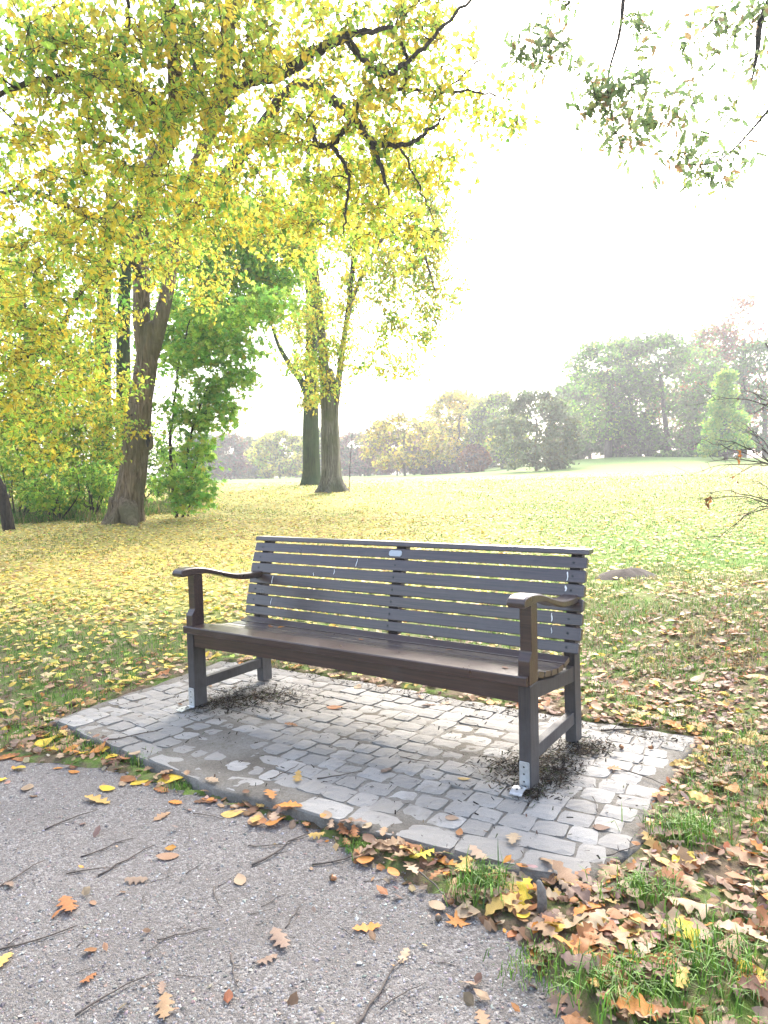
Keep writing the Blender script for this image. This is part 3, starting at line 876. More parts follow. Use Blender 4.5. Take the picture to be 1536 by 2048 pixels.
# ================================================================== TREES
def rand_dir(n_):
    v = rng.normal(size=(n_, 3)); return v / np.linalg.norm(v, axis=1, keepdims=True)
class Tree:
    def __init__(s, name, label, cat, base, group=None):
        s.root = tag(empty(name, tuple(float(q) for q in base)), label, cat, group)
        s.base = np.asarray(base, float); s.trunk = MB(); s.br = MB(); s.lv = MB()
        s.nodes = np.zeros((0, 3)); s.nr = np.zeros(0)
    def add_nodes(s, P, r):
        s.nodes = np.vstack([s.nodes, P]); s.nr = np.concatenate([s.nr, np.broadcast_to(r, (len(P),))])
    def stem(s, P, r, n_=20, sides=16, flute=None, trunk=True, wob=0.0):
        Q = smooth_path(P, n_); rr = np.interp(np.linspace(0, 1, n_), np.linspace(0, 1, len(r)), r)
        if wob: Q[1:-1] += rng.normal(0, wob, (n_ - 2, 3))
        tube(s.trunk if trunk else s.br, Q - s.base, rr, sides, flute=flute)
        s.add_nodes(Q, rr)
    def to_clusters(s, C, r0=0.012, sag=0.15, sides=5, maxr=0.06):
        """reach every cluster centre with a branch from the nearest bit of the skeleton"""
        C = np.asarray(C, float)
        d0 = np.array([np.min(np.linalg.norm(s.nodes - c, axis=1)) for c in C])
        for c in C[np.argsort(d0)]:
            dv = s.nodes - c
            dist = np.linalg.norm(dv, axis=1) + 0.35 * np.maximum(0, dv[:, 2])
            k = int(np.argmin(dist)); p = s.nodes[k]; ln = np.linalg.norm(c - p)
            m = max(4, int(ln / 0.25) + 2); m = min(m, 14)
            t = np.linspace(0, 1, m)[:, None]
            Q = p + (c - p) * t
            Q[:, 2:3] += sag * ln * np.sin(math.pi * t) * 0.8
            Q[1:-1] += rng.normal(0, 0.035 * ln ** 0.7, (m - 2, 3))
            ra = min(s.nr[k] * 0.75, r0 * (0.6 + 0.6 * ln), maxr)
            rr = np.linspace(max(ra, 0.004), max(0.0028, ra * 0.3), m)
            tube(s.br, Q - s.base, rr, sides, cap=False)
            s.add_nodes(Q[1:], rr[1:])
    def leaves(s, C, n_per, rad, size, pal, w, tmpl=OVATE_LOW, hang=0.5, twigs=4, flat=0.7, jit=0.12, cl_tint=0.5, twig_r=0.0025):
        """leaves set along little twigs that spray from each cluster centre"""
        for c in C:
            K = twigs; dirs = rand_dir(K); dirs[:, 2] = dirs[:, 2] * flat - 0.15 * hang
            ends = c + dirs * rad * rng.uniform(0.6, 1.15, (K, 1))
            if twig_r:
                for e in ends:
                    mid_ = (c + e) / 2 + rng.normal(0, 0.05 * rad, 3)
                    tube(s.br, np.array([c, mid_, e]) - s.base, [twig_r, twig_r * 0.8, twig_r * 0.5], 3, cap=False)
            n_ = max(2, int(n_per * rng.uniform(0.6, 1.4)))
            k = rng.integers(0, K, n_); t = rng.uniform(0.1, 1.05, n_)[:, None]
            pos = c + (ends[k] - c) * t + rng.normal(0, rad * 0.16, (n_, 3))
            ax = dirs[k] * 0.6 + rand_dir(n_) * 0.8; ax[:, 2] -= hang
            nm = rand_dir(n_) * 0.8 + np.array([0, 0, 0.8])
            sc = size * rng.uniform(0.5, 1.32, n_)
            ww = np.array(w, float) * np.exp(rng.normal(0, cl_tint, len(w)))
            scatter(s.lv, tmpl[0], tmpl[1], pos - s.base, frames(ax, nm), sc, pick_cols(n_, pal, ww, jit))
    def finish(s, bark=None, brbark=None, crown='crown', leafmat=None):
        if s.trunk.n:
            s.trunk.obj('trunk', bark or M_BARK, s.root, True)
        if s.br.n: s.br.obj('branches', brbark or M_TWIGB, s.root, True)
        if s.lv.n: s.lv.obj(crown, leafmat or M_LEAF, s.root)
        return s.root

def blob_points(blobs):
    """blobs: (px, py, Y, radius in m, count) -> points in ellipsoids standing in the place"""
    out = []
    for px, py, Y, rad, cnt in blobs:
        c = at(px, py, Y); p = rand_dir(cnt) * (rng.uniform(0, 1, (cnt, 1)) ** (1 / 2.2)) * np.array([rad, rad * 0.75, rad * 0.75])
        out.append(c + p)
    return np.vstack(out)
def tz(p):
    p = np.asarray(p, float).copy(); p[2] = terrain(p[0], p[1]); return p

# --- the big leaning yellow tree left of the bench
b = tz(at(250, 1045, 16.0)); b[2] -= 0.05
T1 = Tree('hornbeam_tree', 'big leaning tree with fissured trunk and golden yellow crown left of the bench', 'tree', b)
def fl_main(t, a_):
    lob = 1 + 0.08 * np.cos(3 * a_ + 1 + 2 * t) + 0.06 * np.cos(7 * a_ + 3 * t) + 0.045 * np.cos(13 * a_ + 4 * np.sin(5 * t)) + 0.025 * np.cos(21 * a_ + 6 * np.sin(7 * t))
    root = max(0, 1 - t / 0.16)
    return lob * (1 + root ** 2 * (0.55 + 0.5 * np.cos(5 * a_ + 0.4)))
Y0 = 16.0
P = [b + [0, 0, -0.15], at(258, 1000, Y0), at(268, 940, Y0), at(272, 880, Y0), at(283, 790, Y0), at(294, 710, Y0), at(303, 650, Y0)]
T1.stem(P, [0.36, 0.31, 0.28, 0.265, 0.235, 0.22, 0.185], 60, 56, fl_main)
T1.stem([b + [-0.1, 0, 0.55], tz(at(228, 1030, Y0)) + [0, 0, 0.20], tz(at(202, 1052, Y0 - 0.2)) + [0, 0, -0.06]], [0.24, 0.17, 0.05], 12, 14)
T1.stem([b + [0.1, -0.1, 0.5], tz(at(262, 1042, Y0 - 0.5)) + [0, 0, 0.16], tz(at(270, 1056, Y0 - 0.8)) + [0, 0, -0.05]], [0.24, 0.17, 0.06], 12, 14)
T1.stem([at(292, 720, Y0), at(283, 640, Y0), at(283, 560, Y0 - .1), at(280, 500, Y0 - .2), at(288, 420, 14.6), at(296, 350, 12.6), at(345, 265, 10.4), at(350, 150, 9.0), at(335, 20, 8.2)],
        [0.19, 0.185, 0.18, 0.17, 0.15, 0.14, 0.12, 0.09, 0.05], 40, 16, lambda t, a_: 1 + 0.07 * np.cos(4 * a_ + 3 * t))
T1.stem([at(303, 710, Y0), at(326, 620, Y0), at(342, 540, Y0 + .3), at(354, 460, Y0 + .4), at(395, 330, 13.6), at(440, 205, 9.9), at(452, 100, 9.0), at(470, -60, 8.4)],
        [0.17, 0.155, 0.14, 0.13, 0.13, 0.12, 0.10, 0.06], 40, 16, lambda t, a_: 1 + 0.07 * np.cos(4 * a_ + 2 * t))
# burl with a hollow on the right side of the trunk
mbk = MB(); cpt = at(296, 884, Y0 - 0.10)
ang = np.linspace(0, 2 * math.pi, 14, endpoint=False)
tube(mbk, np.array([cpt + [0.06 + 0.10 * math.cos(q) * 0.7, -0.12 - 0.02 * math.cos(q), 0.02 + 0.17 * math.sin(q)] for q in np.linspace(0, 2 * math.pi, 16)]) - b, 0.04 + 0.012 * np.sin(np.linspace(0, 9, 16)), 8, cap=False)
mbk.obj('burl', M_BARK, T1.root, True)
mbk = MB(); tube(mbk, np.array([cpt + [0.05, -0.13, -0.12], cpt + [0.06, -0.135, 0.02], cpt + [0.05, -0.12, 0.16]]) - b, [0.03, 0.062, 0.03], 10)
mbk.obj('hollow', M_HOLE, T1.root, True)
limbs = [
    ([at(345, 265, 10.4), at(325, 215, 9.6), at(270, 178, 8.8), at(200, 150, 8.4), at(80, 160, 8.0), at(-40, 200, 7.4)], [0.11, 0.085, 0.075, 0.055, 0.035, 0.015]),
    ([at(283, 560, Y0), at(240, 470, 13.5), at(150, 420, 11), at(40, 380, 9.5), at(-60, 420, 8.5)], [0.10, 0.07, 0.05, 0.03, 0.015]),
    ([at(440, 205, 9.9), at(490, 160, 9.6), at(560, 150, 9.4), at(620, 110, 9.1), at(690, 75, 8.8), at(790, 55, 8.6)], [0.12, 0.09, 0.075, 0.07, 0.05, 0.02]),
    ([at(350, 460, Y0 + .4), at(470, 330, 13), at(560, 200, 11), at(620, 170, 10.2), at(700, 232, 9.6), at(742, 284, 9.2), at(760, 330, 9.0), at(778, 390, 8.9)], [0.13, 0.10, 0.085, 0.075, 0.07, 0.045, 0.03, 0.012]),
    ([at(700, 232, 9.6), at(732, 190, 9.4), at(800, 178, 9.2), at(880, 180, 9.1), at(960, 185, 9.0), at(1020, 198, 9.0)], [0.045, 0.032, 0.025, 0.02, 0.014, 0.006]),
    ([at(720, 215, 9.5), at(690, 260, 9.4), at(662, 290, 9.3), at(632, 288, 9.2), at(628, 255, 9.2), at(600, 235, 9.1)], [0.045, 0.036, 0.034, 0.034, 0.028, 0.012]),
    ([at(662, 290, 9.3), at(690, 330, 9.2), at(698, 370, 9.1), at(690, 430, 9.0), at(686, 468, 8.9)], [0.03, 0.024, 0.018, 0.014, 0.008]),
    ([at(742, 284, 9.2), at(810, 290, 9.0), at(858, 262, 8.9), at(890, 230, 8.8)], [0.035, 0.028, 0.022, 0.01]),
    ([at(690, 75, 9.0), at(760, 150, 8.9), at(820, 120, 8.8), at(880, 60, 8.7), at(950, -10, 8.6), at(1000, -60, 8.5)], [0.05, 0.034, 0.028, 0.022, 0.018, 0.012]),
    ([at(810, 180, 9.2), at(812, 110, 9.1), at(790, 60, 9.0), at(840, 0, 9.0)], [0.022, 0.03, 0.025, 0.015]),
    ([at(800, 295, 9.0), at(842, 380, 8.9), at(870, 450, 8.8)], [0.016, 0.010, 0.005]),
    ([at(880, 190, 9.1), at(960, 120, 9.0), at(1040, 60, 8.9)], [0.014, 0.010, 0.005]),
    ([at(345, 265, 10.4), at(400, 120, 9.4), at(350, 20, 8.6), at(300, -60, 8.0)], [0.09, 0.07, 0.05, 0.03]),
    ([at(280, 500, Y0 - .2), at(180, 560, 13), at(100, 690, 11.5), at(30, 720, 10.5)], [0.08, 0.05, 0.03, 0.012]),
    ([at(200, 150, 9.2), at(250, 80, 8.4), at(255, 0, 8.0)], [0.05, 0.035, 0.02]),
]
for Pl, rl in limbs:
    Pl = [np.array(p_) + (np.array([0, 0, CAM_H]) - p_) * (0.012 if p_[1] < 12 else 0.0) for p_ in Pl]
    T1.stem(Pl, rl, 6 * len(Pl), 8, trunk=False, wob=0.012)
near = blob_points([(90, 80, 7.6, 1.3, 70), (300, 60, 8.0, 1.3, 68), (500, 60, 8.6, 1.3, 66), (690, 90, 9.0, 1.2, 54), (160, 270, 8.4, 1.4, 72), (360, 250, 9.4, 1.4, 68),
                    (560, 250, 9.6, 1.3, 62), (60, 470, 9.0, 1.3, 70), (240, 450, 11.0, 1.4, 60), (640, 360, 9.4, 1.0, 36), (780, 260, 9.2, 0.75, 30), (820, 90, 8.9, 0.7, 22),
                    (450, 420, 11.5, 1.3, 60), (90, 650, 10.5, 1.3, 60), (30, 790, 10.5, 1.0, 36), (600, 450, 12.0, 1.1, 34), (780, 400, 9.6, 0.75, 26), (850, 330, 9.1, 0.5, 12),
                    (160, 760, 12.5, 1.1, 44), (220, 640, 13.5, 0.8, 16), (90, 880, 12.0, 0.8, 26), (200, 860, 14.5, 0.8, 18), (330, 470, 13.5, 1.0, 40), (320, 530, 14.6, 0.6, 7), (420, 560, 13.5, 0.8, 16), (700, 470, 10.5, 0.75, 18), (830, 470, 10.5, 0.6, 14), (880, 200, 9.0, 0.45, 12), (990, 210, 9.0, 0.38, 7), (940, 130, 8.9, 0.35, 3), (1030, 250, 9.0, 0.25, 3), (850, 30, 8.8, 0.5, 8)])
T1.to_clusters(near, 0.015, 0.10)
T1.leaves(near, 31, 0.38, 0.098, [GOLD, LEMON, LIME, GREEN], [3.0, 2.8, 3.2, 1.0], OVATE_LOW, 0.5, 5, 0.6, twig_r=0.0045)
T1.finish(M_BARK)

# --- tree pair in the middle distance
b = tz(at(664, 985, 24.0)); b[2] -= 0.05
T2 = Tree('fluted_tree', 'grey fluted trunk in front of the mossy trunk, with thin yellow crown', 'tree', b)
fl2 = lambda t, a_: (1 + 0.10 * np.cos(6 * a_ + 1) + 0.05 * np.cos(11 * a_)) * (1 + max(0, 1 - t / 0.2) ** 2 * (0.7 + 0.4 * np.cos(6 * a_ + 1)))
T2.stem([b + [0, 0, -0.1], at(662, 930, 24), at(660, 860, 24), at(658, 790, 24), at(652, 740, 24)], [0.34, 0.31, 0.29, 0.27, 0.24], 30, 30, fl2)
T2.stem([at(656, 800, 24), at(648, 730, 24), at(640, 640, 24), at(632, 560, 23.8), at(625, 460, 23.6), at(640, 300, 23)], [0.19, 0.17, 0.15, 0.13, 0.10, 0.05], 30, 12)
T2.stem([at(667, 830, 24), at(676, 770, 24), at(685, 700, 24), at(694, 640, 23.5), at(720, 560, 23), at(770, 470, 22), at(830, 420, 21)], [0.15, 0.12, 0.10, 0.08, 0.07, 0.05, 0.03], 30, 10)
T2.stem([at(694, 640, 23.5), at(705, 540, 23), at(715, 440, 22.5), at(760, 330, 22)], [0.09, 0.08, 0.06, 0.04], 18, 8, trunk=False)
T2.stem([at(770, 470, 22), at(840, 500, 21), at(870, 580, 20.5)], [0.05, 0.035, 0.02], 12, 6, trunk=False)
cl = blob_points([(640, 650, 23.5, 1.3, 22), (640, 560, 23.5, 1.5, 30), (720, 520, 22.5, 1.6, 40), (800, 560, 21.5, 1.4, 36), (850, 500, 21.5, 1.3, 34), (800, 430, 22, 1.6, 40), (870, 590, 21, 0.9, 22), (840, 660, 21, 0.7, 10), (890, 480, 21, 0.6, 10),
                  (700, 420, 22.5, 1.7, 36), (620, 460, 23.5, 1.4, 26), (780, 650, 21.5, 1.0, 16), (620, 720, 24, 0.9, 16), (685, 710, 23.5, 0.8, 16), (745, 720, 22, 0.9, 14), (800, 740, 21.5, 0.5, 5), (650, 770, 23.4, 0.6, 9), (760, 300, 22, 2.0, 40), (830, 690, 21.5, 0.6, 4), (690, 640, 23, 0.9, 12), (860, 400, 21.5, 0.9, 14)])
T2.to_clusters(cl, 0.012, 0.25, 4)
T2.leaves(cl, 46, 0.55, 0.125, [GOLD * 0.9, LEMON * 0.9, LIME, GREEN], [2.4, 3.0, 3.2, 1.4], DIAMOND, 0.8, 4, 0.9, twig_r=0.006)
T2.finish(M_BARK2)
b = tz(at(622, 970, 30.0)); b[2] -= 0.05
T3 = Tree('mossy_tree', 'dark trunk clad in moss standing behind the grey fluted trunk', 'tree', b)
fl3 = lambda t, a_: (1 + 0.05 * np.cos(5 * a_ + 1)) * (1 + max(0, 1 - t / 0.12) ** 2 * 0.45)
T3.stem([b + [0, 0, -0.1], at(622, 930, 30), at(621, 870, 30), at(621, 800, 30), at(622, 730, 30), at(622, 600, 30), at(610, 450, 30), at(620, 250, 29)], [0.40, 0.37, 0.35, 0.31, 0.28, 0.22, 0.15, 0.07], 50, 24, fl3)
T3.stem([at(618, 800, 30), at(604, 765, 30), at(580, 730, 30), at(557, 690, 30), at(540, 640, 29.8)], [0.17, 0.15, 0.12, 0.09, 0.04], 18, 10)
cl = blob_points([(610, 740, 29.5, 0.9, 12), (620, 640, 29.5, 1.4, 22), (570, 560, 29, 1.6, 20), (600, 430, 29, 2.2, 34), (650, 300, 29, 2.5, 34), (625, 800, 29.3, 0.7, 14), (585, 640, 29, 1.2, 20), (560, 720, 29.6, 0.7, 6)])
T3.to_clusters(cl, 0.013, 0.25, 4)
T3.leaves(cl, 42, 0.65, 0.15, [GOLD * 0.9, LEMON * 0.9, LIME, GREEN], [2.6, 3, 2.5, 1.2], DIAMOND, 0.7, 4, 0.9, twig_r=0.006)
T3.finish(M_IVY)
# thin sapling right of the pair
b = tz(at(698, 982, 23.5))
S = Tree('thin_sapling', 'thin bare sapling just right of the grey fluted trunk', 'sapling', b)
S.stem([b, at(700, 930, 23.5), at(704, 870, 23.5), at(702, 830, 23.4)], [0.014, 0.011, 0.008, 0.004], 14, 6)
S.finish(M_TWIGB)

# --- woods on the left
def wood_tree(name, label, px, pyb, Y, P, r, blobs, n_per, rad, size, pal, w, bark=M_IVY, tmpl=DIAMOND, group=None):
    b_ = tz(at(px, pyb, Y)); b_[2] -= 0.06
    t = Tree(name, label, 'tree', b_, group)
    t.stem([b_] + [at(q[0], q[1], q[2]) for q in P], r, 30, 12)
    c_ = blob_points(blobs); t.to_clusters(c_, 0.012, 0.15, 4)
    t.leaves(c_, n_per, rad, size, pal, w, tmpl, 0.4, 4, 0.7, twig_r=0.005)
    t.finish(bark); return t
wood_tree('wood_tree', 'dark straight trunk seen between the left edge and the leaning tree', 206, 985, 24, [(206, 900, 24), (205, 780, 24), (207, 650, 24), (212, 520, 24), (220, 360, 24)], [0.36, 0.32, 0.28, 0.24, 0.19, 0.10],
          [(100, 640, 23, 2.0, 36), (200, 520, 24, 2.2, 40), (60, 520, 22, 2, 32), (330, 520, 24, 1.8, 36), (240, 700, 25, 1.4, 14), (120, 780, 22.5, 1.5, 30), (300, 400, 23, 2.2, 32)], 50, 0.6, 0.14, [LIME, GREEN, LEMON, GOLD], [3, 2.4, 1.6, 1.0], group='trees of the wood on the left')
wood_tree('wood_tree', 'grey trunk half hidden directly behind the leaning tree', 248, 985, 22, [(248, 900, 22), (247, 780, 22), (247, 650, 22), (256, 500, 22), (290, 380, 22)], [0.27, 0.25, 0.22, 0.20, 0.16, 0.1],
          [(400, 560, 20.5, 2.0, 84), (490, 540, 20, 1.5, 70), (460, 440, 20.5, 1.8, 60), (400, 660, 20, 1.4, 50), (540, 470, 20.5, 1.2, 34), (300, 600, 22, 1.2, 16), (545, 580, 20.5, 1.0, 30), (450, 640, 20, 1.0, 30), (560, 510, 20.5, 1.0, 28), (330, 700, 20, 1.0, 20)], 50, 0.55, 0.155, [GREEN * 1.5, LIME, GREEN * 1.1, LEMON], [4.0, 4.0, 0.8, 0.8], bark=M_IVY, group='trees of the wood on the left')
wood_tree('wood_tree', 'slim wood tree with yellow green leaves at the left edge', 60, 1000, 20, [(60, 930, 20), (66, 800, 20), (50, 650, 20), (40, 500, 20)], [0.14, 0.12, 0.10, 0.08, 0.05],
          [(40, 700, 19, 1.7, 60), (130, 720, 19.5, 1.3, 44), (60, 830, 19, 1.4, 60), (150, 850, 20, 1.3, 50), (20, 600, 18.5, 1.5, 30), (230, 830, 20.5, 0.9, 24), (40, 920, 19, 1.2, 46), (130, 930, 19.5, 1.1, 40), (220, 920, 20, 0.8, 22)], 50, 0.5, 0.125, [LIME, LEMON, GREEN, GOLD], [3, 2.2, 2.4, 1.4], bark=M_TWIGB, group='trees of the wood on the left')
b = tz(at(17, 1024, 15))
t = Tree('leaning_sapling', 'thin dark leaning stem at the very left edge', 'sapling', b)
t.stem([b + [0, 0, -0.05], at(5, 990, 15), at(-12, 950, 15), at(-60, 850, 14.5), at(-80, 700, 13.5)], [0.13, 0.11, 0.10, 0.07, 0.03], 18, 9)
cl = blob_points([(-60, 720, 13.5, 0.8, 14), (-40, 600, 12.5, 0.9, 16)]); t.to_clusters(cl)
t.leaves(cl, 40, 0.4, 0.10, [GOLD, LEMON, LIME], [2, 2, 2]); t.finish(M_TWIGB)
# young maple right of the leaning tree
b = tz(at(352, 1010, 16.8))
t = Tree('young_maple', 'bright green young maple just right of the leaning trunk', 'tree', b)
t.stem([b, at(340, 900, 16.8), at(350, 800, 16.8), at(358, 720, 16.8), at(380, 640, 16.6)], [0.045, 0.04, 0.032, 0.026, 0.012], 22, 8, wob=0.01)
t.stem([b + [0.15, 0, 0], at(372, 940, 16.6), at(385, 860, 16.5), at(420, 760, 16.4)], [0.035, 0.03, 0.024, 0.01], 18, 7, wob=0.01)
t.stem([b + [0.3, -0.1, 0], at(386, 960, 16.4), at(398, 900, 16.3)], [0.022, 0.018, 0.01], 12, 6)
cl = blob_points([(420, 740, 16.4, 1.1, 70), (465, 680, 16.4, 0.9, 50), (500, 620, 16.6, 0.7, 24), (375, 830, 16.6, 0.75, 50), (425, 830, 16.4, 0.6, 34), (390, 900, 16.4, 0.5, 30), (400, 960, 16.2, 0.42, 26), (350, 960, 16.5, 0.45, 24), (395, 1000, 16.1, 0.3, 14), (362, 1004, 16.3, 0.28, 12), (485, 750, 16.4, 0.55, 22), (540, 610, 16.8, 0.7, 22), (440, 790, 16.4, 0.6, 20), (410, 640, 16.6, 0.9, 44), (360, 720, 16.8, 0.5, 14)])
t.to_clusters(cl, 0.008, 0.1, 4)
MAPLE = maple(3)
t.leaves(cl, 14, 0.38, 0.15, [GREEN * 1.6, LIME, GREEN * 1.2, LEMON * 0.8], [4, 4.2, 1.4, 0.6], MAPLE, 0.5, 4, 0.6)
t.finish(M_TWIGB)
# shrubs at the wood's edge
def shrub(name, label, px, pyb, Y, w, h, cnt, size, pal, wts, group, stems=6, rad=0.36, n_per=34, tmpl=DIAMOND, mat=None):
    b_ = tz(at(px, pyb, Y)); t = Tree(name, label, 'shrub', b_, group)
    for k in range(stems):
        e = b_ + np.array([rng.normal(0, w * 0.28), rng.normal(0, w * 0.28), h * rng.uniform(0.55, 0.9)])
        s0 = b_ + np.array([rng.normal(0, 0.08), rng.normal(0, 0.08), -0.04])
        t.stem([s0, (s0 + e) / 2 + rng.normal(0, 0.08, 3), e], [0.022, 0.014, 0.006], 9, 5, trunk=False)
    c_ = b_ + np.array([0, 0, h * 0.5]) + rand_dir(cnt) * rng.uniform(0, 1, (cnt, 1)) ** 0.45 * np.array([w * 0.5, w * 0.45, h * 0.5])
    c_[:, 2] = np.maximum(c_[:, 2], b_[2] + 0.12)
    t.to_clusters(c_, 0.007, 0.05, 4, 0.02)
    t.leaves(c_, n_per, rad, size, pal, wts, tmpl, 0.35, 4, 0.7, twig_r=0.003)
    t.finish(M_TWIGB); return t
sg = 'shrubs at the edge of the wood'
shrub('woodland_shrub', 'dark green shrub touching the left side of the leaning trunk', 190, 1012, 17.6, 1.5, 1.5, 46, 0.12, [GREEN * 1.2, LIME, LEMON], [3, 3, 0.8], sg)
shrub('woodland_shrub', 'green shrub low between the left edge and the trunk', 105, 1018, 17.0, 1.6, 1.3, 44, 0.11, [GREEN * 1.2, LIME, LEMON], [3, 3, 1.0], sg)
shrub('woodland_shrub', 'yellow green shrub rising at the left edge of the picture', 30, 1010, 17.5, 2.0, 2.0, 60, 0.11, [GREEN * 1.2, LIME, LEMON], [2, 3.5, 2.2], sg)
shrub('woodland_shrub', 'tall green shrub behind the other shrubs of the wood', 150, 990, 20.5, 2.6, 3.2, 80, 0.12, [GREEN * 1.2, LIME, LEMON], [3, 3.4, 1.4], sg)
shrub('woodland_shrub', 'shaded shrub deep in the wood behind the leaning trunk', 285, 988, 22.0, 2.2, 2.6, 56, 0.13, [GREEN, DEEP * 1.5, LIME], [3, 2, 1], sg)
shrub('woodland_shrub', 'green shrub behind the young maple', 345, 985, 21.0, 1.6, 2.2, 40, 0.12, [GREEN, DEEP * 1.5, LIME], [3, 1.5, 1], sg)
shrub('woodland_shrub', 'dim shrub at the far back of the wood near the left edge', 20, 985, 25.0, 4.0, 4.0, 80, 0.16, [DEEP * 1.4, GREEN, LIME], [3, 2, 1], sg, rad=0.5)

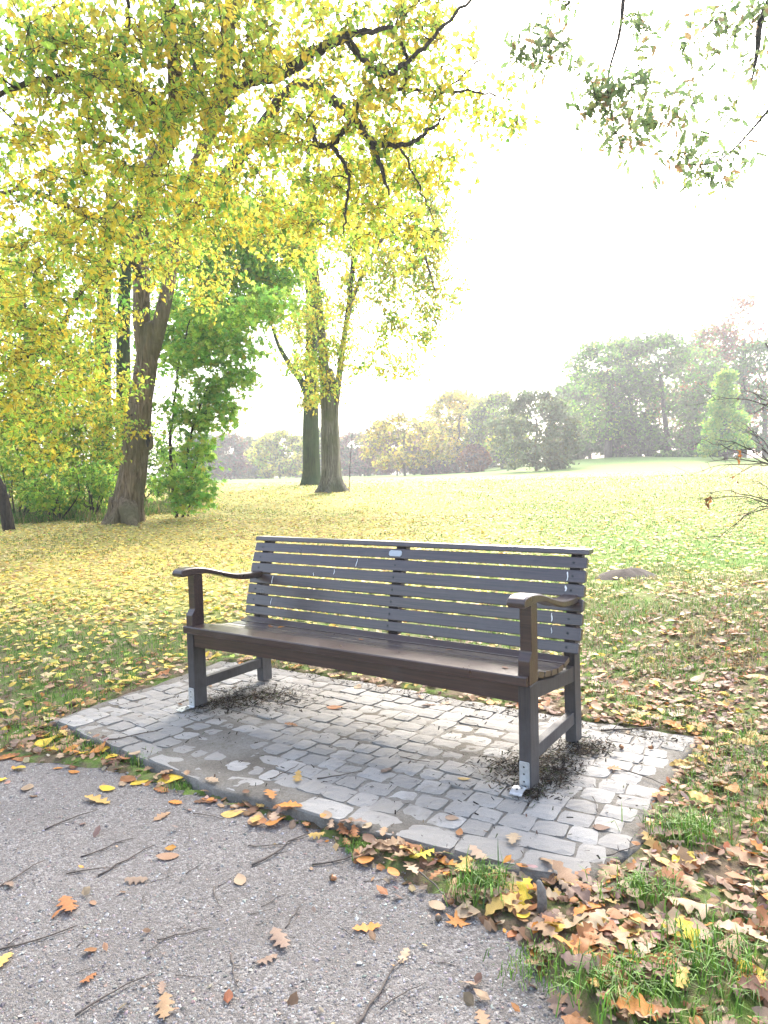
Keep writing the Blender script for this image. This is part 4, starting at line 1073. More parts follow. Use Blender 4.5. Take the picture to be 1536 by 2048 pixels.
# --- far trees: (name, label, px, py base, Y, width px, height px, palette, density, shape)
SAGE = np.array([0.125, 0.165, 0.085]); OLIVE = np.array([0.19, 0.20, 0.06]); PURP = np.array([0.17, 0.085, 0.08]); TAN = np.array([0.27, 0.18, 0.09])
FAR = [
 ('hill_tree', 'big pale green tree with thick dark trunk on the hill', 1216, 917, 78, 190, 222, [GREEN, SAGE, LIME], [3, 2, 0.7], 1.0, 0.24, 'trees on the hill'),
 ('hill_tree', 'broad sage green tree with leaning pale trunk on the hill', 1340, 920, 74, 230, 236, [SAGE, GREEN, SAGE * 1.2], [4, 2, 1], 1.2, 0.2, 'trees on the hill'),
 ('hill_tree', 'tan and rust coloured tree between two green hill trees', 1262, 917, 84, 120, 215, [TAN, OLIVE, RUST], [3, 2, 0.8], 0.8, 0.2, 'trees on the hill'),
 ('hill_tree', 'low spreading grey green tree in front of the wood', 1074, 936, 62, 178, 150, [SAGE * 1.1, SAGE * 0.85, OLIVE * 0.8], [4, 2, 1], 1.3, 0.12, 'trees on the hill'),
 ('hill_tree', 'rusty brown tree towering behind the sage green tree', 1432, 920, 84, 150, 255, [RUST * 0.9, TAN, GREEN], [2.4, 2.2, 1.6], 0.75, 0.2, 'trees on the hill'),
 ('hill_tree', 'tallest thin reddish tree at the upper right of the wood', 1484, 920, 82, 110, 312, [PURP * 1.3, TAN, RUST], [2.5, 2, 1], 0.38, 0.3, 'trees on the hill'),
 ('hill_tree', 'dark green tree at the right edge of the wood', 1530, 920, 78, 150, 220, [DEEP * 1.3, GREEN, RUST], [3, 2, 0.5], 0.9, 0.15, 'trees on the hill'),
 ('hill_tree', 'fresh light green conical tree before the right wood', 1452, 920, 60, 105, 168, [LIME * 0.8, GREEN * 1.2], [3, 2], 1.0, 0.08, 'trees on the hill'),
 ('hill_tree', 'yellow green tree left of the low spreading tree', 1005, 940, 88, 120, 156, [OLIVE, LIME, SAGE], [3, 2, 1.5], 0.9, 0.15, 'trees on the hill'),
 ('hill_tree', 'golden tree at the left end of the hill wood', 915, 950, 96, 130, 172, [GOLD * 0.9, LEMON * 0.9, OLIVE], [3, 2, 1.5], 0.9, 0.2, 'trees on the hill'),
 ('hill_tree', 'soft green tree between the spreading tree and the big pale green tree', 1140, 925, 90, 120, 158, [SAGE, GREEN, OLIVE], [3, 2, 1], 0.9, 0.15, 'trees on the hill'),
 ('far_tree', 'orange yellow tree with drooping boughs behind the bench left of centre', 810, 955, 84, 165, 128, [GOLD * 0.8, OLIVE, LEMON * 0.7, TAN], [2.4, 2, 1.4, 1], 0.7, 0.3, 'trees across the field'),
 ('far_tree', 'purple brown tree across the field below the orange yellow tree', 795, 956, 104, 120, 92, [PURP, PURP * 1.3, TAN], [3, 2, 1], 1.0, 0.12, 'trees across the field'),
 ('far_tree', 'grey purple tree across the field right of the sapling', 722, 957, 112, 100, 90, [PURP, SAGE, TAN], [2, 2, 1], 0.9, 0.15, 'trees across the field'),
 ('far_tree', 'olive tree across the field behind the purple brown one', 858, 954, 108, 90, 110, [OLIVE, SAGE, TAN], [3, 2, 1], 0.9, 0.15, 'trees across the field'),
 ('far_tree', 'pale yellow tree across the field left of the mossy trunk', 560, 960, 110, 110, 96, [LEMON * 0.75, OLIVE, LIME], [3, 2, 1], 0.9, 0.1, 'trees across the field'),
 ('far_tree', 'grey brown tree at the left end of the field', 462, 962, 118, 90, 92, [TAN * 0.8, SAGE, PURP], [2.5, 2, 1.5], 0.9, 0.1, 'trees across the field'),
 ('far_tree', 'grey green tree between the grey brown and pale yellow far trees', 512, 961, 126, 90, 88, [SAGE, OLIVE], [3, 2], 0.9, 0.1, 'trees across the field'),
 ('far_tree', 'olive green tree far behind the pair of trunks', 640, 959, 126, 120, 100, [OLIVE, SAGE, LIME], [3, 2, 1], 0.9, 0.12, 'trees across the field'),
 ('far_tree', 'hazy green tree at the left end of the field behind the maple', 405, 963, 122, 100, 96, [SAGE, GREEN], [3, 2], 0.9, 0.1, 'trees across the field'),
 ('hill_tree', 'thin dark tree filling the gap behind the big pale green tree', 1180, 918, 98, 130, 170, [DEEP * 1.4, SAGE, OLIVE], [2, 2, 1], 0.9, 0.12, 'trees on the hill'),
 ('hill_tree', 'dim olive tree filling the gap behind the broad sage green tree', 1395, 920, 100, 170, 215, [OLIVE * 0.8, TAN, DEEP * 1.4], [2, 2, 2], 0.9, 0.12, 'trees on the hill'),
 ('hill_tree', 'dim green tree in the second row behind the golden tree', 960, 945, 108, 130, 150, [OLIVE, SAGE, TAN], [2, 2, 1], 0.9, 0.12, 'trees on the hill'),
 ('hill_shrub', 'round rust red shrub at the foot of the hill wood', 948, 944, 86, 58, 52, [RUST, TAN, PURP], [3, 1, 1], 1.2, 0.03, None),
 ('hill_shrub', 'low dark green shrub at the foot of the leaning pale trunk', 1352, 921, 71, 66, 14, [DEEP * 1.5, GREEN], [3, 1], 1.6, 0.02, None),
 ('hill_shrub', 'dark undergrowth right of the thick dark hill trunk', 1270, 918, 82, 120, 62, [DEEP * 1.3, GREEN], [3, 1], 1.6, 0.02, None),
 ('hill_shrub', 'dark undergrowth behind the low spreading tree', 1130, 928, 84, 120, 58, [DEEP * 1.3, SAGE], [3, 1], 1.6, 0.02, None),
 ('hill_shrub', 'dark undergrowth at the right end of the hill wood', 1420, 920, 80, 150, 72, [DEEP * 1.3, GREEN, PURP], [3, 1, 1], 1.6, 0.02, None),
 ('far_shrub', 'dim low thicket closing the field behind the grey brown far tree', 470, 961, 145, 190, 46, [SAGE, OLIVE, PURP], [2, 2, 1], 1.5, 0.02, None),
 ('far_shrub', 'dim low thicket behind the pair of trunks', 640, 958, 145, 190, 48, [SAGE, OLIVE, TAN], [2, 2, 1], 1.5, 0.02, None),
 ('far_shrub', 'dim low thicket below the orange yellow tree', 800, 955, 140, 190, 52, [PURP, SAGE, OLIVE], [2, 2, 1], 1.5, 0.02, None),
 ('hill_shrub', 'dim thicket behind the yellow green hill tree', 1000, 941, 118, 170, 66, [SAGE, DEEP * 1.4, OLIVE], [2, 2, 1], 1.5, 0.02, None),
 ('hill_shrub', 'brown undergrowth left of the rust red shrub', 868, 953, 100, 110, 50, [PURP * 0.8, SAGE, TAN], [2, 2, 1], 1.4, 0.02, None),
]
def far_tree(name, label, px, py, Y, wpx, hpx, pal, wts, dens, bare, group):
    sc = Y / CAM_F; b_ = at(px, py, Y); b_ = tz(b_); b_[2] -= 0.1
    top = at(px, py - hpx, Y)[2]
    w, h = wpx * sc, top - b_[2]
    shrubby = 'shrub' in name
    t = Tree(name, label, 'shrub' if shrubby else 'tree', b_, group)
    hpx = hpx * (1.08 if px > 1180 else 1.0); top = at(px, py - hpx, Y)[2]; h = top - b_[2]
    lean = {1340: -0.9}.get(px, rng.normal(0, 0.3)) if not shrubby else 0
    tr = (0.016 + 0.002 * hpx / 100) * h * (1.35 if px == 1216 else 1)
    hs = 0.62 if not shrubby else 0.4
    tp = b_ + np.array([lean, 0, h * hs])
    t.stem([b_ + [0, 0, -0.2], b_ + (tp - b_) * 0.5 + [rng.normal(0, 0.1), 0, 0], tp, tp + [rng.normal(0, .3), 0, h * (0.74 - hs)]], [tr * 1.25, tr, tr * 0.7, tr * 0.2], 14, 8)
    w *= 1.12; n_lobe = int(12 + 14 * min(1, w * h / 120)); conical = px == 1452
    lo = bare * 0.55; C = []
    for k in range(int(n_lobe * 8.5)):
        f = rng.uniform(lo, 0.98)
        env = math.sin(math.pi * min(1, (f - lo) / (1 - lo) * 0.86 + 0.12)) ** 0.6
        if conical: env = 1.05 - f
        a_ = rng.uniform(0, 2 * math.pi); r_ = w * 0.5 * env * rng.uniform(0.25, 1.0) ** 0.6
        C.append(b_ + np.array([math.cos(a_) * r_, math.sin(a_) * r_ * 0.8, f * h]) + (tp - b_) * np.array([1, 1, 0]) * min(1, f / hs))
    C = np.array(C)
    if px in (1484,):
        C = C[rng.uniform(size=len(C)) < 0.6]
    # lobes: pull cluster centres together so that the outline breaks up into boughs
    lob = C[rng.choice(len(C), n_lobe, replace=False)]
    near_ = np.argmin(np.linalg.norm(C[:, None] - lob[None], axis=2), axis=1)
    C = C * 0.76 + lob[near_] * 0.24
    t.to_clusters(C[::3], 0.03 * (h / 12), 0.1, 4, tr * 0.5)
    rad = max(0.35, 0.078 * (w + h) / 2)
    per = int(34 * dens)
    for c in C:
        n_ = max(3, int(per * rng.uniform(0.5, 1.5)))
        pos = c + rng.normal(0, 1, (n_, 3)) * np.array([rad, rad, rad * 0.55]) * 0.62
        pos[:, 2] = np.maximum(pos[:, 2], b_[2] + 0.1)
        s_ = rng.uniform(0.6, 1.3, n_) * max(0.32, min(0.58, 0.0054 * Y))
        ww = np.array(wts, float) * np.exp(rng.normal(0, 0.6, len(wts)))
        ax = rand_dir(n_); ax[:, 2] -= 0.3; nm = rand_dir(n_) * 0.9 + np.array([0, 0, 0.9])
        scatter(t.lv, DIAMOND[0], DIAMOND[1], pos - b_, frames(ax, nm), np.stack([s_ * 1.25, s_, s_], 1), pick_cols(n_, pal, ww, 0.16))
    t.finish(M_FARBARK, M_FARBARK, 'crown')
for f_ in FAR: far_tree(*f_)

# --- oak whose boughs hang into the upper right corner; its trunk stands right of the frame
b = np.array([5.9, 7.6, 0.0]); b = tz(b); b[2] -= 0.05
T4 = Tree('oak_tree', 'oak with sparse lobed green leaves hanging into the upper right corner', 'tree', b)
T4.stem([b + [0, 0, -0.1], b + [0.05, 0, 1.5], b + [-0.1, 0.1, 3.2], b + [-0.4, 0, 5.2], b + [-0.6, -0.2, 7.5]], [0.42, 0.33, 0.29, 0.24, 0.12], 26, 18, fl3)
T4.stem([b + [-0.3, 0, 4.2], at(1640, 60, 7.4), at(1560, -40, 7.2), at(1450, -70, 7.0), at(1250, -60, 6.9), at(1100, -30, 6.8)], [0.15, 0.10, 0.07, 0.055, 0.035, 0.012], 26, 8, trunk=False)
T4.stem([at(1560, -40, 7.2), at(1522, 40, 7.0), at(1515, 100, 6.9), at(1504, 160, 6.8)], [0.045, 0.03, 0.022, 0.008], 14, 6, trunk=False)
T4.stem([at(1250, -60, 6.9), at(1240, 60, 6.8), at(1215, 160, 6.7), at(1225, 240, 6.7)], [0.03, 0.015, 0.010, 0.005], 14, 5, trunk=False)
T4.stem([at(1560, -40, 7.2), at(1600, 120, 7.0), at(1520, 240, 6.9), at(1440, 320, 6.8), at(1380, 330, 6.7)], [0.03, 0.02, 0.012, 0.008, 0.004], 16, 5, trunk=False)
cl = blob_points([(1085, 80, 6.8, 0.26, 9), (1060, 110, 6.8, 0.14, 4), (1120, 110, 6.8, 0.2, 6), (1120, 30, 6.8, 0.25, 5), (1175, 190, 6.7, 0.2, 6), (1240, 210, 6.7, 0.46, 15), (1300, 200, 6.7, 0.42, 13), (1200, 200, 6.7, 0.2, 4), (1260, 270, 6.7, 0.18, 5),
                  (1230, 290, 6.7, 0.10, 2), (1330, 250, 6.7, 0.12, 3), (1290, 50, 6.8, 0.16, 3), (1240, 40, 6.8, 0.16, 2), (1370, 70, 6.8, 0.14, 3), (1440, 40, 6.9, 0.2, 5), (1490, 50, 6.9, 0.2, 5), (1420, 90, 6.9, 0.15, 3), (1520, 20, 6.9, 0.15, 4), (1350, 320, 6.7, 0.14, 4), (1420, 320, 6.8, 0.22, 7), (1450, 360, 6.8, 0.12, 3),
                  (1460, 230, 6.8, 0.12, 3), (1400, 270, 6.8, 0.10, 2), (1390, 150, 6.8, 0.08, 2), (1500, 130, 6.8, 0.1, 2), (1480, 310, 6.8, 0.1, 2), (1380, 210, 6.8, 0.06, 1), (1700, 100, 7.4, 1.0, 20), (1750, -200, 7.4, 1.5, 30)])
T4.to_clusters(cl, 0.007, 0.06, 4, 0.016)
OAKL = oak(9, 5, 0.30, 0.2, 0.3, 0.2)
T4.leaves(cl, 15, 0.28, 0.095, [np.array([0.26, 0.36, 0.15]), np.array([0.19, 0.28, 0.12]), np.array([0.40, 0.44, 0.17]), np.array([0.38, 0.25, 0.13])], [4, 2.4, 1.6, 0.8], OAKL, 0.3, 4, 0.7, twig_r=0.0022)
T4.finish(M_BARK, leafmat=M_OAKLEAF)

# --- bare shrub reaching in at the right edge
b = tz(np.array([4.35, 6.4, 0.0]))
T5 = Tree('bare_shrub', 'leafless shrub with thin dark twigs reaching in at the right edge', 'shrub', b)
for k in range(7):
    e = b + np.array([rng.uniform(-0.9, 0.4), rng.uniform(-0.5, 0.5), rng.uniform(1.2, 2.6)])
    T5.stem([b + rng.normal(0, 0.05, 3) * [1, 1, 0] + [0, 0, -0.04], (b + e) / 2 + [0.1, 0, 0.1], e], [0.024, 0.016, 0.006], 10, 6, trunk=False)
tips = [(1398, 1000, 6.0), (1405, 985, 6.1), (1380, 950, 6.1), (1410, 925, 6.2), (1440, 880, 6.2), (1470, 1050, 6.0), (1430, 1080, 5.9), (1500, 960, 6.0), (1480, 900, 6.3), (1450, 960, 6.1), (1500, 1010, 6.0), (1395, 880, 6.3), (1425, 800, 6.4), (1480, 780, 6.4), (1520, 820, 6.3), (1500, 860, 6.2)]
hub = [at(1560, 960, 6.2), at(1545, 930, 6.2), at(1570, 880, 6.3), at(1555, 1010, 6.1), at(1560, 820, 6.4)]
for h_ in hub:
    k = int(np.argmin(np.linalg.norm(T5.nodes - h_, axis=1)))
    T5.stem([T5.nodes[k], (T5.nodes[k] + h_) / 2 + [0, 0, 0.05], h_], [0.012, 0.010, 0.008], 7, 5, trunk=False)
for tp in tips:
    e = at(*tp); k = int(np.argmin([np.linalg.norm(h_ - e) for h_ in hub])); s0 = np.array(hub[k])
    m_ = (s0 + e) / 2 + np.array([0, rng.normal(0, 0.05), 0.05])
    T5.stem([s0, m_, e], [0.0055, 0.0036, 0.0016], 9, 4, trunk=False, wob=0.006)
    for q in range(9):
        f = rng.uniform(0.2, 0.98); p0 = s0 + (e - s0) * f + np.array([0, 0, 0.05 * math.sin(math.pi * f)])
        d_ = (e - s0) / np.linalg.norm(e - s0) * 0.6 + rand_dir(1)[0] * 0.8; d_[2] *= 0.8
        ln = rng.uniform(0.08, 0.26)
        T5.stem([p0, p0 + d_ * ln * 0.5 + rng.normal(0, 0.008, 3), p0 + d_ * ln], [0.0024, 0.0018, 0.0011], 6, 3, trunk=False)
cl = np.array([at(1472, 905, 6.2), at(1480, 912, 6.2), at(1420, 1000, 6.1), at(1530, 950, 6.2), at(1410, 1010, 6.0), at(1470, 960, 6.1)])
T5.leaves(cl, 3, 0.08, 0.06, [RUST, BROWN * 0.5], [1, 2], OVATE_LOW, 1.0, 2, 0.7, twig_r=0.0015)
T5.finish(M_TWIGB, bark_material('shrub_bark', (0.05, 0.04, 0.034), (0.15, 0.12, 0.10)), 'last_leaves')

# ================================================================== GROUND COVER
def in_view(x, y, m=60):
    px, py, d = project(np.stack([x, y, surf(x, y)], -1))
    return (px > -m) & (px < 1536 + m) & (py < 2048 + m * 1.5) & (y > 0.5)
def sample(n_, x0, x1, y0, y1, persp=False):
    if persp:   # even in the picture plane's depth: denser near, spread over the view fan
        u = rng.uniform(0, 1, n_); y = 1 / (1 / y0 + u * (1 / y1 - 1 / y0)); x = rng.uniform(-1, 1, n_) * (0.62 * y + 0.7)
        return x, y
    return rng.uniform(x0, x1, n_), rng.uniform(y0, y1, n_)
def tilt_frames(n_, tilt):
    a_ = rng.uniform(0, 2 * math.pi, n_); ax = np.stack([np.cos(a_), np.sin(a_), rng.normal(0, tilt, n_)], 1)
    nm = np.stack([rng.normal(0, tilt, n_), rng.normal(0, tilt, n_), np.ones(n_)], 1)
    return frames(ax, nm)

# yellow leaves on the lawn
YP = [np.array([0.74, 0.54, 0.10]), np.array([0.74, 0.62, 0.17]), np.array([0.68, 0.55, 0.26]), np.array([0.42, 0.25, 0.10]), np.array([0.50, 0.36, 0.16]), LIME]
YW = [4, 2.6, 2.0, 1.2, 1.5, 0.3]
x, y = [], []
for (y0, y1, dens) in ((3.4, 6, 150), (6, 10, 320), (10, 16, 290), (16, 26, 150), (26, 44, 36)):
    wid = 0.60 * y1 + 1.2; n_ = int(dens * 2 * wid * (y1 - y0))
    a_ = rng.uniform(-wid, wid, n_); c_ = rng.uniform(y0, y1, n_)
    x.append(a_); y.append(c_)
x = np.concatenate(x); y = np.concatenate(y)
cover = 1.15 - 0.78 * sstep(-1.0, 3.0, x - (y - 8) * 0.10) * (1 - 0.35 * sstep(8, 20, y)) - 0.32 * (1 - sstep(4.0, 6.6, y))
cover = cover * (0.45 + 0.9 * fbm(x * 0.9, y * 0.9, 61)) + 0.35 * (fbm(x * 3, y * 3, 62) - 0.5)
k = (rng.uniform(size=len(x)) < cover) & (np.abs(x) < 0.60 * y + 1.3) & ~in_plat(x, y, 0.02) & (gdist(x, y) > 0.05)
x, y = x[k], y[k]; n_ = len(x)
mb = MB(); pos = np.stack([x, y, terrain(x, y) + 0.010 + rng.uniform(0, 0.018, n_)], 1)
sz = rng.uniform(0.042, 0.085, n_) * (1 + 0.5 * sstep(18, 40, y))
GL = ovate(4, wid=0.33, fold=0.12, curl=0.2, droop=0.15)
HEX = (np.array([(0, -0.5, 0.03), (0.30, -0.15, 0.05), (0.25, 0.2, 0.0), (0, 0.5, 0.04), (-0.25, 0.2, 0.05), (-0.30, -0.15, 0.0)]), [np.array([(0, 1, 2), (0, 2, 3), (0, 3, 4), (0, 4, 5)])])
cy = pick_cols(n_, YP, YW, 0.18); fr = tilt_frames(n_, 0.2)
for tm, k in ((GL, y < 7.5), (HEX, y >= 7.5)): scatter(mb, tm[0], tm[1], pos[k], fr[k], sz[k], cy[k])
tag(mb.obj('yellow_leaf_carpet', M_FALLEN), 'carpet of small yellow leaves fallen over the lawn', 'fallen leaves', kind='stuff')
print('yellow leaves', n_)

# grass blades
def blades(n_, x, y, hgt, wid, mb, pal, w):
    a_ = rng.uniform(0, 2 * math.pi, n_); lean = rng.uniform(0.3, 1.3, n_)
    h_ = hgt * rng.uniform(0.5, 1.3, n_)
    d = np.stack([np.cos(a_), np.sin(a_), np.zeros(n_)], 1); s_ = np.stack([-np.sin(a_), np.cos(a_), np.zeros(n_)], 1)
    p = np.stack([x, y, terrain(x, y) - 0.004], 1); up = np.array([0, 0, 1.0])
    w_ = (wid * rng.uniform(0.7, 1.3, n_))[:, None]
    m_ = p + up * (h_ * 0.6)[:, None] + d * (lean * h_ * 0.25)[:, None]
    t = p + up * (h_ * (1 - 0.42 * lean))[:, None] + d * (lean * h_ * 0.75)[:, None]
    V = np.stack([p - s_ * w_, p + s_ * w_, m_ - s_ * w_ * 0.8, m_ + s_ * w_ * 0.8, t], 1).reshape(-1, 3)
    o = (np.arange(n_) * 5)[:, None]
    mb.add(V, [o + np.array([[0, 1, 3, 2]]), o + np.array([[2, 3, 4]])], np.repeat(pick_cols(n_, pal, w, 0.15), 5, axis=0))
GP = [np.array([0.10, 0.22, 0.03]), np.array([0.16, 0.30, 0.045]), np.array([0.07, 0.15, 0.03]), np.array([0.32, 0.27, 0.11])]
mb = MB(); tot = 0
for (y0, y1, dens, h_, w_) in ((1.2, 3.6, 2600, 0.055, 0.0016), (3.6, 6, 1500, 0.05, 0.002), (6, 10, 520, 0.045, 0.003), (10, 18, 190, 0.05, 0.005), (18, 30, 60, 0.06, 0.009)):
    wid = 0.60 * y1 + 1.2; n_ = int(dens * 2 * wid * (y1 - y0))
    x = rng.uniform(-wid, wid, n_); y = rng.uniform(y0, y1, n_)
    patch = fbm(x * 1.5, y * 1.5, 71) * 0.6 + fbm(x * 5.5, y * 5.5, 73) * 0.4
    thr = np.where(y < 6.5, 0.485 - 0.06 * sstep(1.0, 0.2, x), 0.50 - 0.12 * sstep(0.5, 4.0, x))
    k = (patch > thr + rng.normal(0, 0.03, n_)) & (np.abs(x) < 0.6 * y + 1.3) & ~in_plat(x, y, 0.01) & (gdist(x, y) > 0.06)
    x, y = x[k], y[k]
    fade = sstep(0.0, 0.1, patch[k] - thr[k]) * 0.6 + 0.6
    dry = 0.25 + 1.6 * sstep(1.2, 2.4, x).mean()
    blades(len(x), x, y, h_ * fade, w_, mb, GP, [3, 3, 2, dry]); tot += len(x)
# rough half-dry grass on the bank right of the bench
n_ = 54000; x = rng.uniform(1.2, 5.8, n_); y = rng.uniform(2.6, 8.6, n_)
patch = fbm(x * 2.6, y * 2.6, 171) * 0.6 + fbm(x * 7, y * 7, 173) * 0.4
k = (patch > 0.44 + rng.normal(0, 0.04, n_)) & (x < 0.6 * y + 1.3) & ~in_plat(x, y, 0.05) & (x > 1.1 + 0.12 * (y - 3))
x, y = x[k], y[k]
blades(len(x), x, y, 0.03 + 0.05 * sstep(0.44, 0.62, patch[k]), 0.0022, mb, GP + [np.array([0.42, 0.36, 0.18]), np.array([0.30, 0.22, 0.11])], [1.8, 1.7, 1.2, 2.0, 2.2, 1.5]); tot += len(x)
# short tufts along the gravel edge
for px, py in ((270, 1525), (330, 1500), (200, 1490), (360, 1570), (120, 1480), (720, 1700), (1090, 1930), (1050, 1960), (1120, 1990), (470, 1575), (60, 1470)):
    c = onz(px, py, -0.04); n_ = 90
    x = c[0] + rng.normal(0, 0.035, n_); y = c[1] + rng.normal(0, 0.03, n_)
    blades(n_, x, y, np.full(n_, 0.035), 0.0014, mb, GP, [3, 3, 2, 0.5])
tag(mb.obj('lawn_grass', M_GRASS), 'short green grass growing in patches between the leaves', 'grass', kind='stuff')
print('blades', tot)
# the lush tuft at the platform's front edge
def tuft(px, py, label, n_=170, sp=0.045, h_=0.10):
    c = onz(px, py, -0.035); mbt = MB()
    x = c[0] + rng.normal(0, sp, n_); y = c[1] + rng.normal(0, sp * 0.7, n_)
    blades(n_, x, y, np.full(n_, h_), 0.0018, mbt, GP, [3, 4, 1.5, 0.4])
    V = np.vstack(mbt.v); mbt.v = [V - np.array([c[0], c[1], terrain(c[0], c[1])])]
    o = mbt.obj('grass_tuft', M_GRASS); o.location = (c[0], c[1], float(terrain(c[0], c[1])))
    tag(o, label, 'grass tuft', 'grass tufts beside the platform')
tuft(965, 1790, 'lush green grass tuft at the front edge of the platform left of the grey stub', 210, 0.05, 0.11)
tuft(1370, 1690, 'tall bright grass tuft beside the right corner of the platform', 260, 0.06, 0.10)
tuft(1290, 1810, 'spiky grass tuft among brown leaves right of the grey stub', 200, 0.06, 0.085)
tuft(1240, 2000, 'grass tuft at the bottom edge of the picture beside the gravel', 320, 0.07, 0.085)
tuft(1440, 1960, 'grass tuft among oak leaves near the lower right corner', 260, 0.08, 0.09)
tuft(300, 1520, 'small grass tuft between gravel and the left front edge of the paving', 150, 0.04, 0.05)

# tall weeds and dry grass at the edge of the wood
mb = MB(); n_ = 26000
px = rng.uniform(-40, 430, n_); Yw = rng.uniform(15.0, 22, n_); x = (px - 768) / CAM_F * Yw; y = Yw
lim = 15.4 + 1.6 * sstep(180, 330, px) + 1.2 * fbm(x * 0.8, y * 0.8, 190)
k = (y > lim) & (fbm(x * 1.3, y * 1.3, 191) > 0.40) & ((x < -5.2) | (rng.uniform(size=n_) < 0.2)); x, y = x[k], y[k]
blades(len(x), x, y, rng.uniform(0.05, 0.36, len(x)) * (0.35 + 0.9 * fbm(x * 2.2, y * 2.2, 193)), 0.008, mb, GP + [np.array([0.34, 0.26, 0.12]), np.array([0.22, 0.17, 0.08])], [2.5, 2, 2.5, 1.2, 1.6, 1.2])
tag(mb.obj('woodland_weeds', M_GRASS), 'tall weeds and dry grass along the edge of the wood on the left', 'weeds', kind='stuff')

# pebbles pressed into the gravel path
PEB = (np.array([(1, 0, 0), (-1, 0.1, 0), (0, 0.9, 0.05), (0.1, -1, 0), (0.1, 0.1, 0.6), (0, 0, -0.6), ], float), [np.array([(0, 2, 4), (2, 1, 4), (1, 3, 4), (3, 0, 4), (2, 0, 5), (1, 2, 5), (3, 1, 5), (0, 3, 5)])])
x, y = sample(92000, 0, 0, 1.1, 4.6, True); x = x
k = (gdist(x, y) < 0.02) & (rng.uniform(size=len(x)) < 0.35 + 0.8 * fbm(x * 3, y * 3, 83))
x, y = x[k], y[k]; n_ = len(x)
s_ = np.exp(rng.normal(math.log(0.0026), 0.42, n_)); s_ = np.clip(s_, 0.0012, 0.010)
pos = np.stack([x, y, gravel_z(x, y) + s_ * 0.15], 1)
pp = [np.array([0.19, 0.178, 0.17]), np.array([0.28, 0.268, 0.258]), np.array([0.42, 0.41, 0.395]), np.array([0.13, 0.12, 0.115]), np.array([0.27, 0.21, 0.18])]
mb = MB(); scatter(mb, PEB[0], PEB[1], pos, tilt_frames(n_, 0.25), np.stack([s_ * rng.uniform(0.8, 1.5, n_), s_, s_ * rng.uniform(0.7, 1.2, n_)], 1), pick_cols(n_, pp, [4, 3.5, 0.9, 2.2, 1.6], 0.12))
tag(mb.obj('gravel_stones', M_PEB), 'small grey pebbles pressed into the gravel path', 'gravel', kind='stuff')
print('pebbles', n_)

# dark leaf mulch round the bench feet and crumbs over the paving joints
def mulch(label, pts, n_, name='leaf_mulch'):
    mbm = MB(); X, Yv = [], []
    for (u, v, su, sv, wt) in pts:
        m_ = int(n_ * wt); X.append(u + rng.normal(0, su, m_)); Yv.append(v + rng.normal(0, sv, m_))
    u = np.concatenate(X); v = np.concatenate(Yv); x, y = fromB(u, v); m_ = len(u)
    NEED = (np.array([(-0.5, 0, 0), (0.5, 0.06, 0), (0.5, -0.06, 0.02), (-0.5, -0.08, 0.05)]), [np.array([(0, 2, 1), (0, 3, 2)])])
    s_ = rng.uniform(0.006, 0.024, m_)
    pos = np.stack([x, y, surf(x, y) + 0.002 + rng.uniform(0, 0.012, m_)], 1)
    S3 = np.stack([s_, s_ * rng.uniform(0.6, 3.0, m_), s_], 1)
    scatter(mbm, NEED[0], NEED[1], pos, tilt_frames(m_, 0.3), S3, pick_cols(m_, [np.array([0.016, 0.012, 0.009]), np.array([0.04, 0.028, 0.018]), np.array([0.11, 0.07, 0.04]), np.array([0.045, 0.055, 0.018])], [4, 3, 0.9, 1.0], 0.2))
    return tag(mbm.obj(name, M_COL), label, 'mulch', kind='stuff')
mulch('dark crumbled leaf mulch around the left feet of the bench', [(0.14, 0.22, 0.11, 0.13, 0.6), (0.30, 0.35, 0.12, 0.10, 0.3), (0.07, 0.05, 0.05, 0.06, 0.1)], 3600)
mulch('dark mossy leaf mulch around the right feet of the bench', [(1.88, 0.16, 0.09, 0.10, 0.35), (1.95, 0.36, 0.06, 0.12, 0.25), (2.02, 0.14, 0.035, 0.1, 0.12), (2.03, 0.52, 0.05, 0.06, 0.18), (1.96, -0.03, 0.035, 0.03, 0.1)], 4200)
n_ = 2600; u = rng.uniform(-0.55, 2.45, n_); v = rng.uniform(-0.55, 0.9, n_)
mulch('thin scatter of brown leaf crumbs over the paving', [(float(a_), float(c_), 0.01, 0.01, 0.0013) for a_, c_ in zip(u[:900], v[:900])] + [(float(a_), 0.78 + float(c_) * 0.05, 0.03, 0.03, 0.004) for a_, c_ in zip(u[900:1100], v[900:1100])], 1500, 'leaf_crumbs')

# ---------------------------------------------------------------- brown oak leaves: 300 singles, the rest as one mass
OB = {'tan brown': (0.36, 0.225, 0.13), 'pale buff': (0.43, 0.31, 0.20), 'rust brown': (0.34, 0.145, 0.055), 'dull grey brown': (0.25, 0.17, 0.125), 'orange': (0.52, 0.22, 0.05), 'dark brown': (0.16, 0.085, 0.05), 'yellow': (0.66, 0.47, 0.05), 'ochre': (0.55, 0.36, 0.11)}
CN = list(OB)
def leaf_me(T, F, name):
    m_ = make_mesh(name, T, F, True); m_.materials.append(M_FALLEN_OBJ); return m_
OAK_ME = [leaf_me(*oak(17, 300 + q, random.uniform(0.27, 0.34), random.choice((0.05, 0.15, 0.3, -0.12)), random.uniform(0.4, 1.0), random.choice((0.1, 0.25, -0.2))), 'fallen_oak_leaf') for q in range(9)]
def ov(q):
    V, F = ovate(8, q, random.uniform(0.26, 0.34), random.choice((0.1, 0.3, -0.1)), 0.25, random.choice((0.1, 0.3, -0.25)))
    V[:, 2] -= V[:, 2].min(); return V, F
OV_ME = [leaf_me(*ov(q), 'fallen_leaf') for q in range(6)]
MP_ME = [leaf_me(*maple(40 + q), 'fallen_maple_leaf') for q in range(2)]
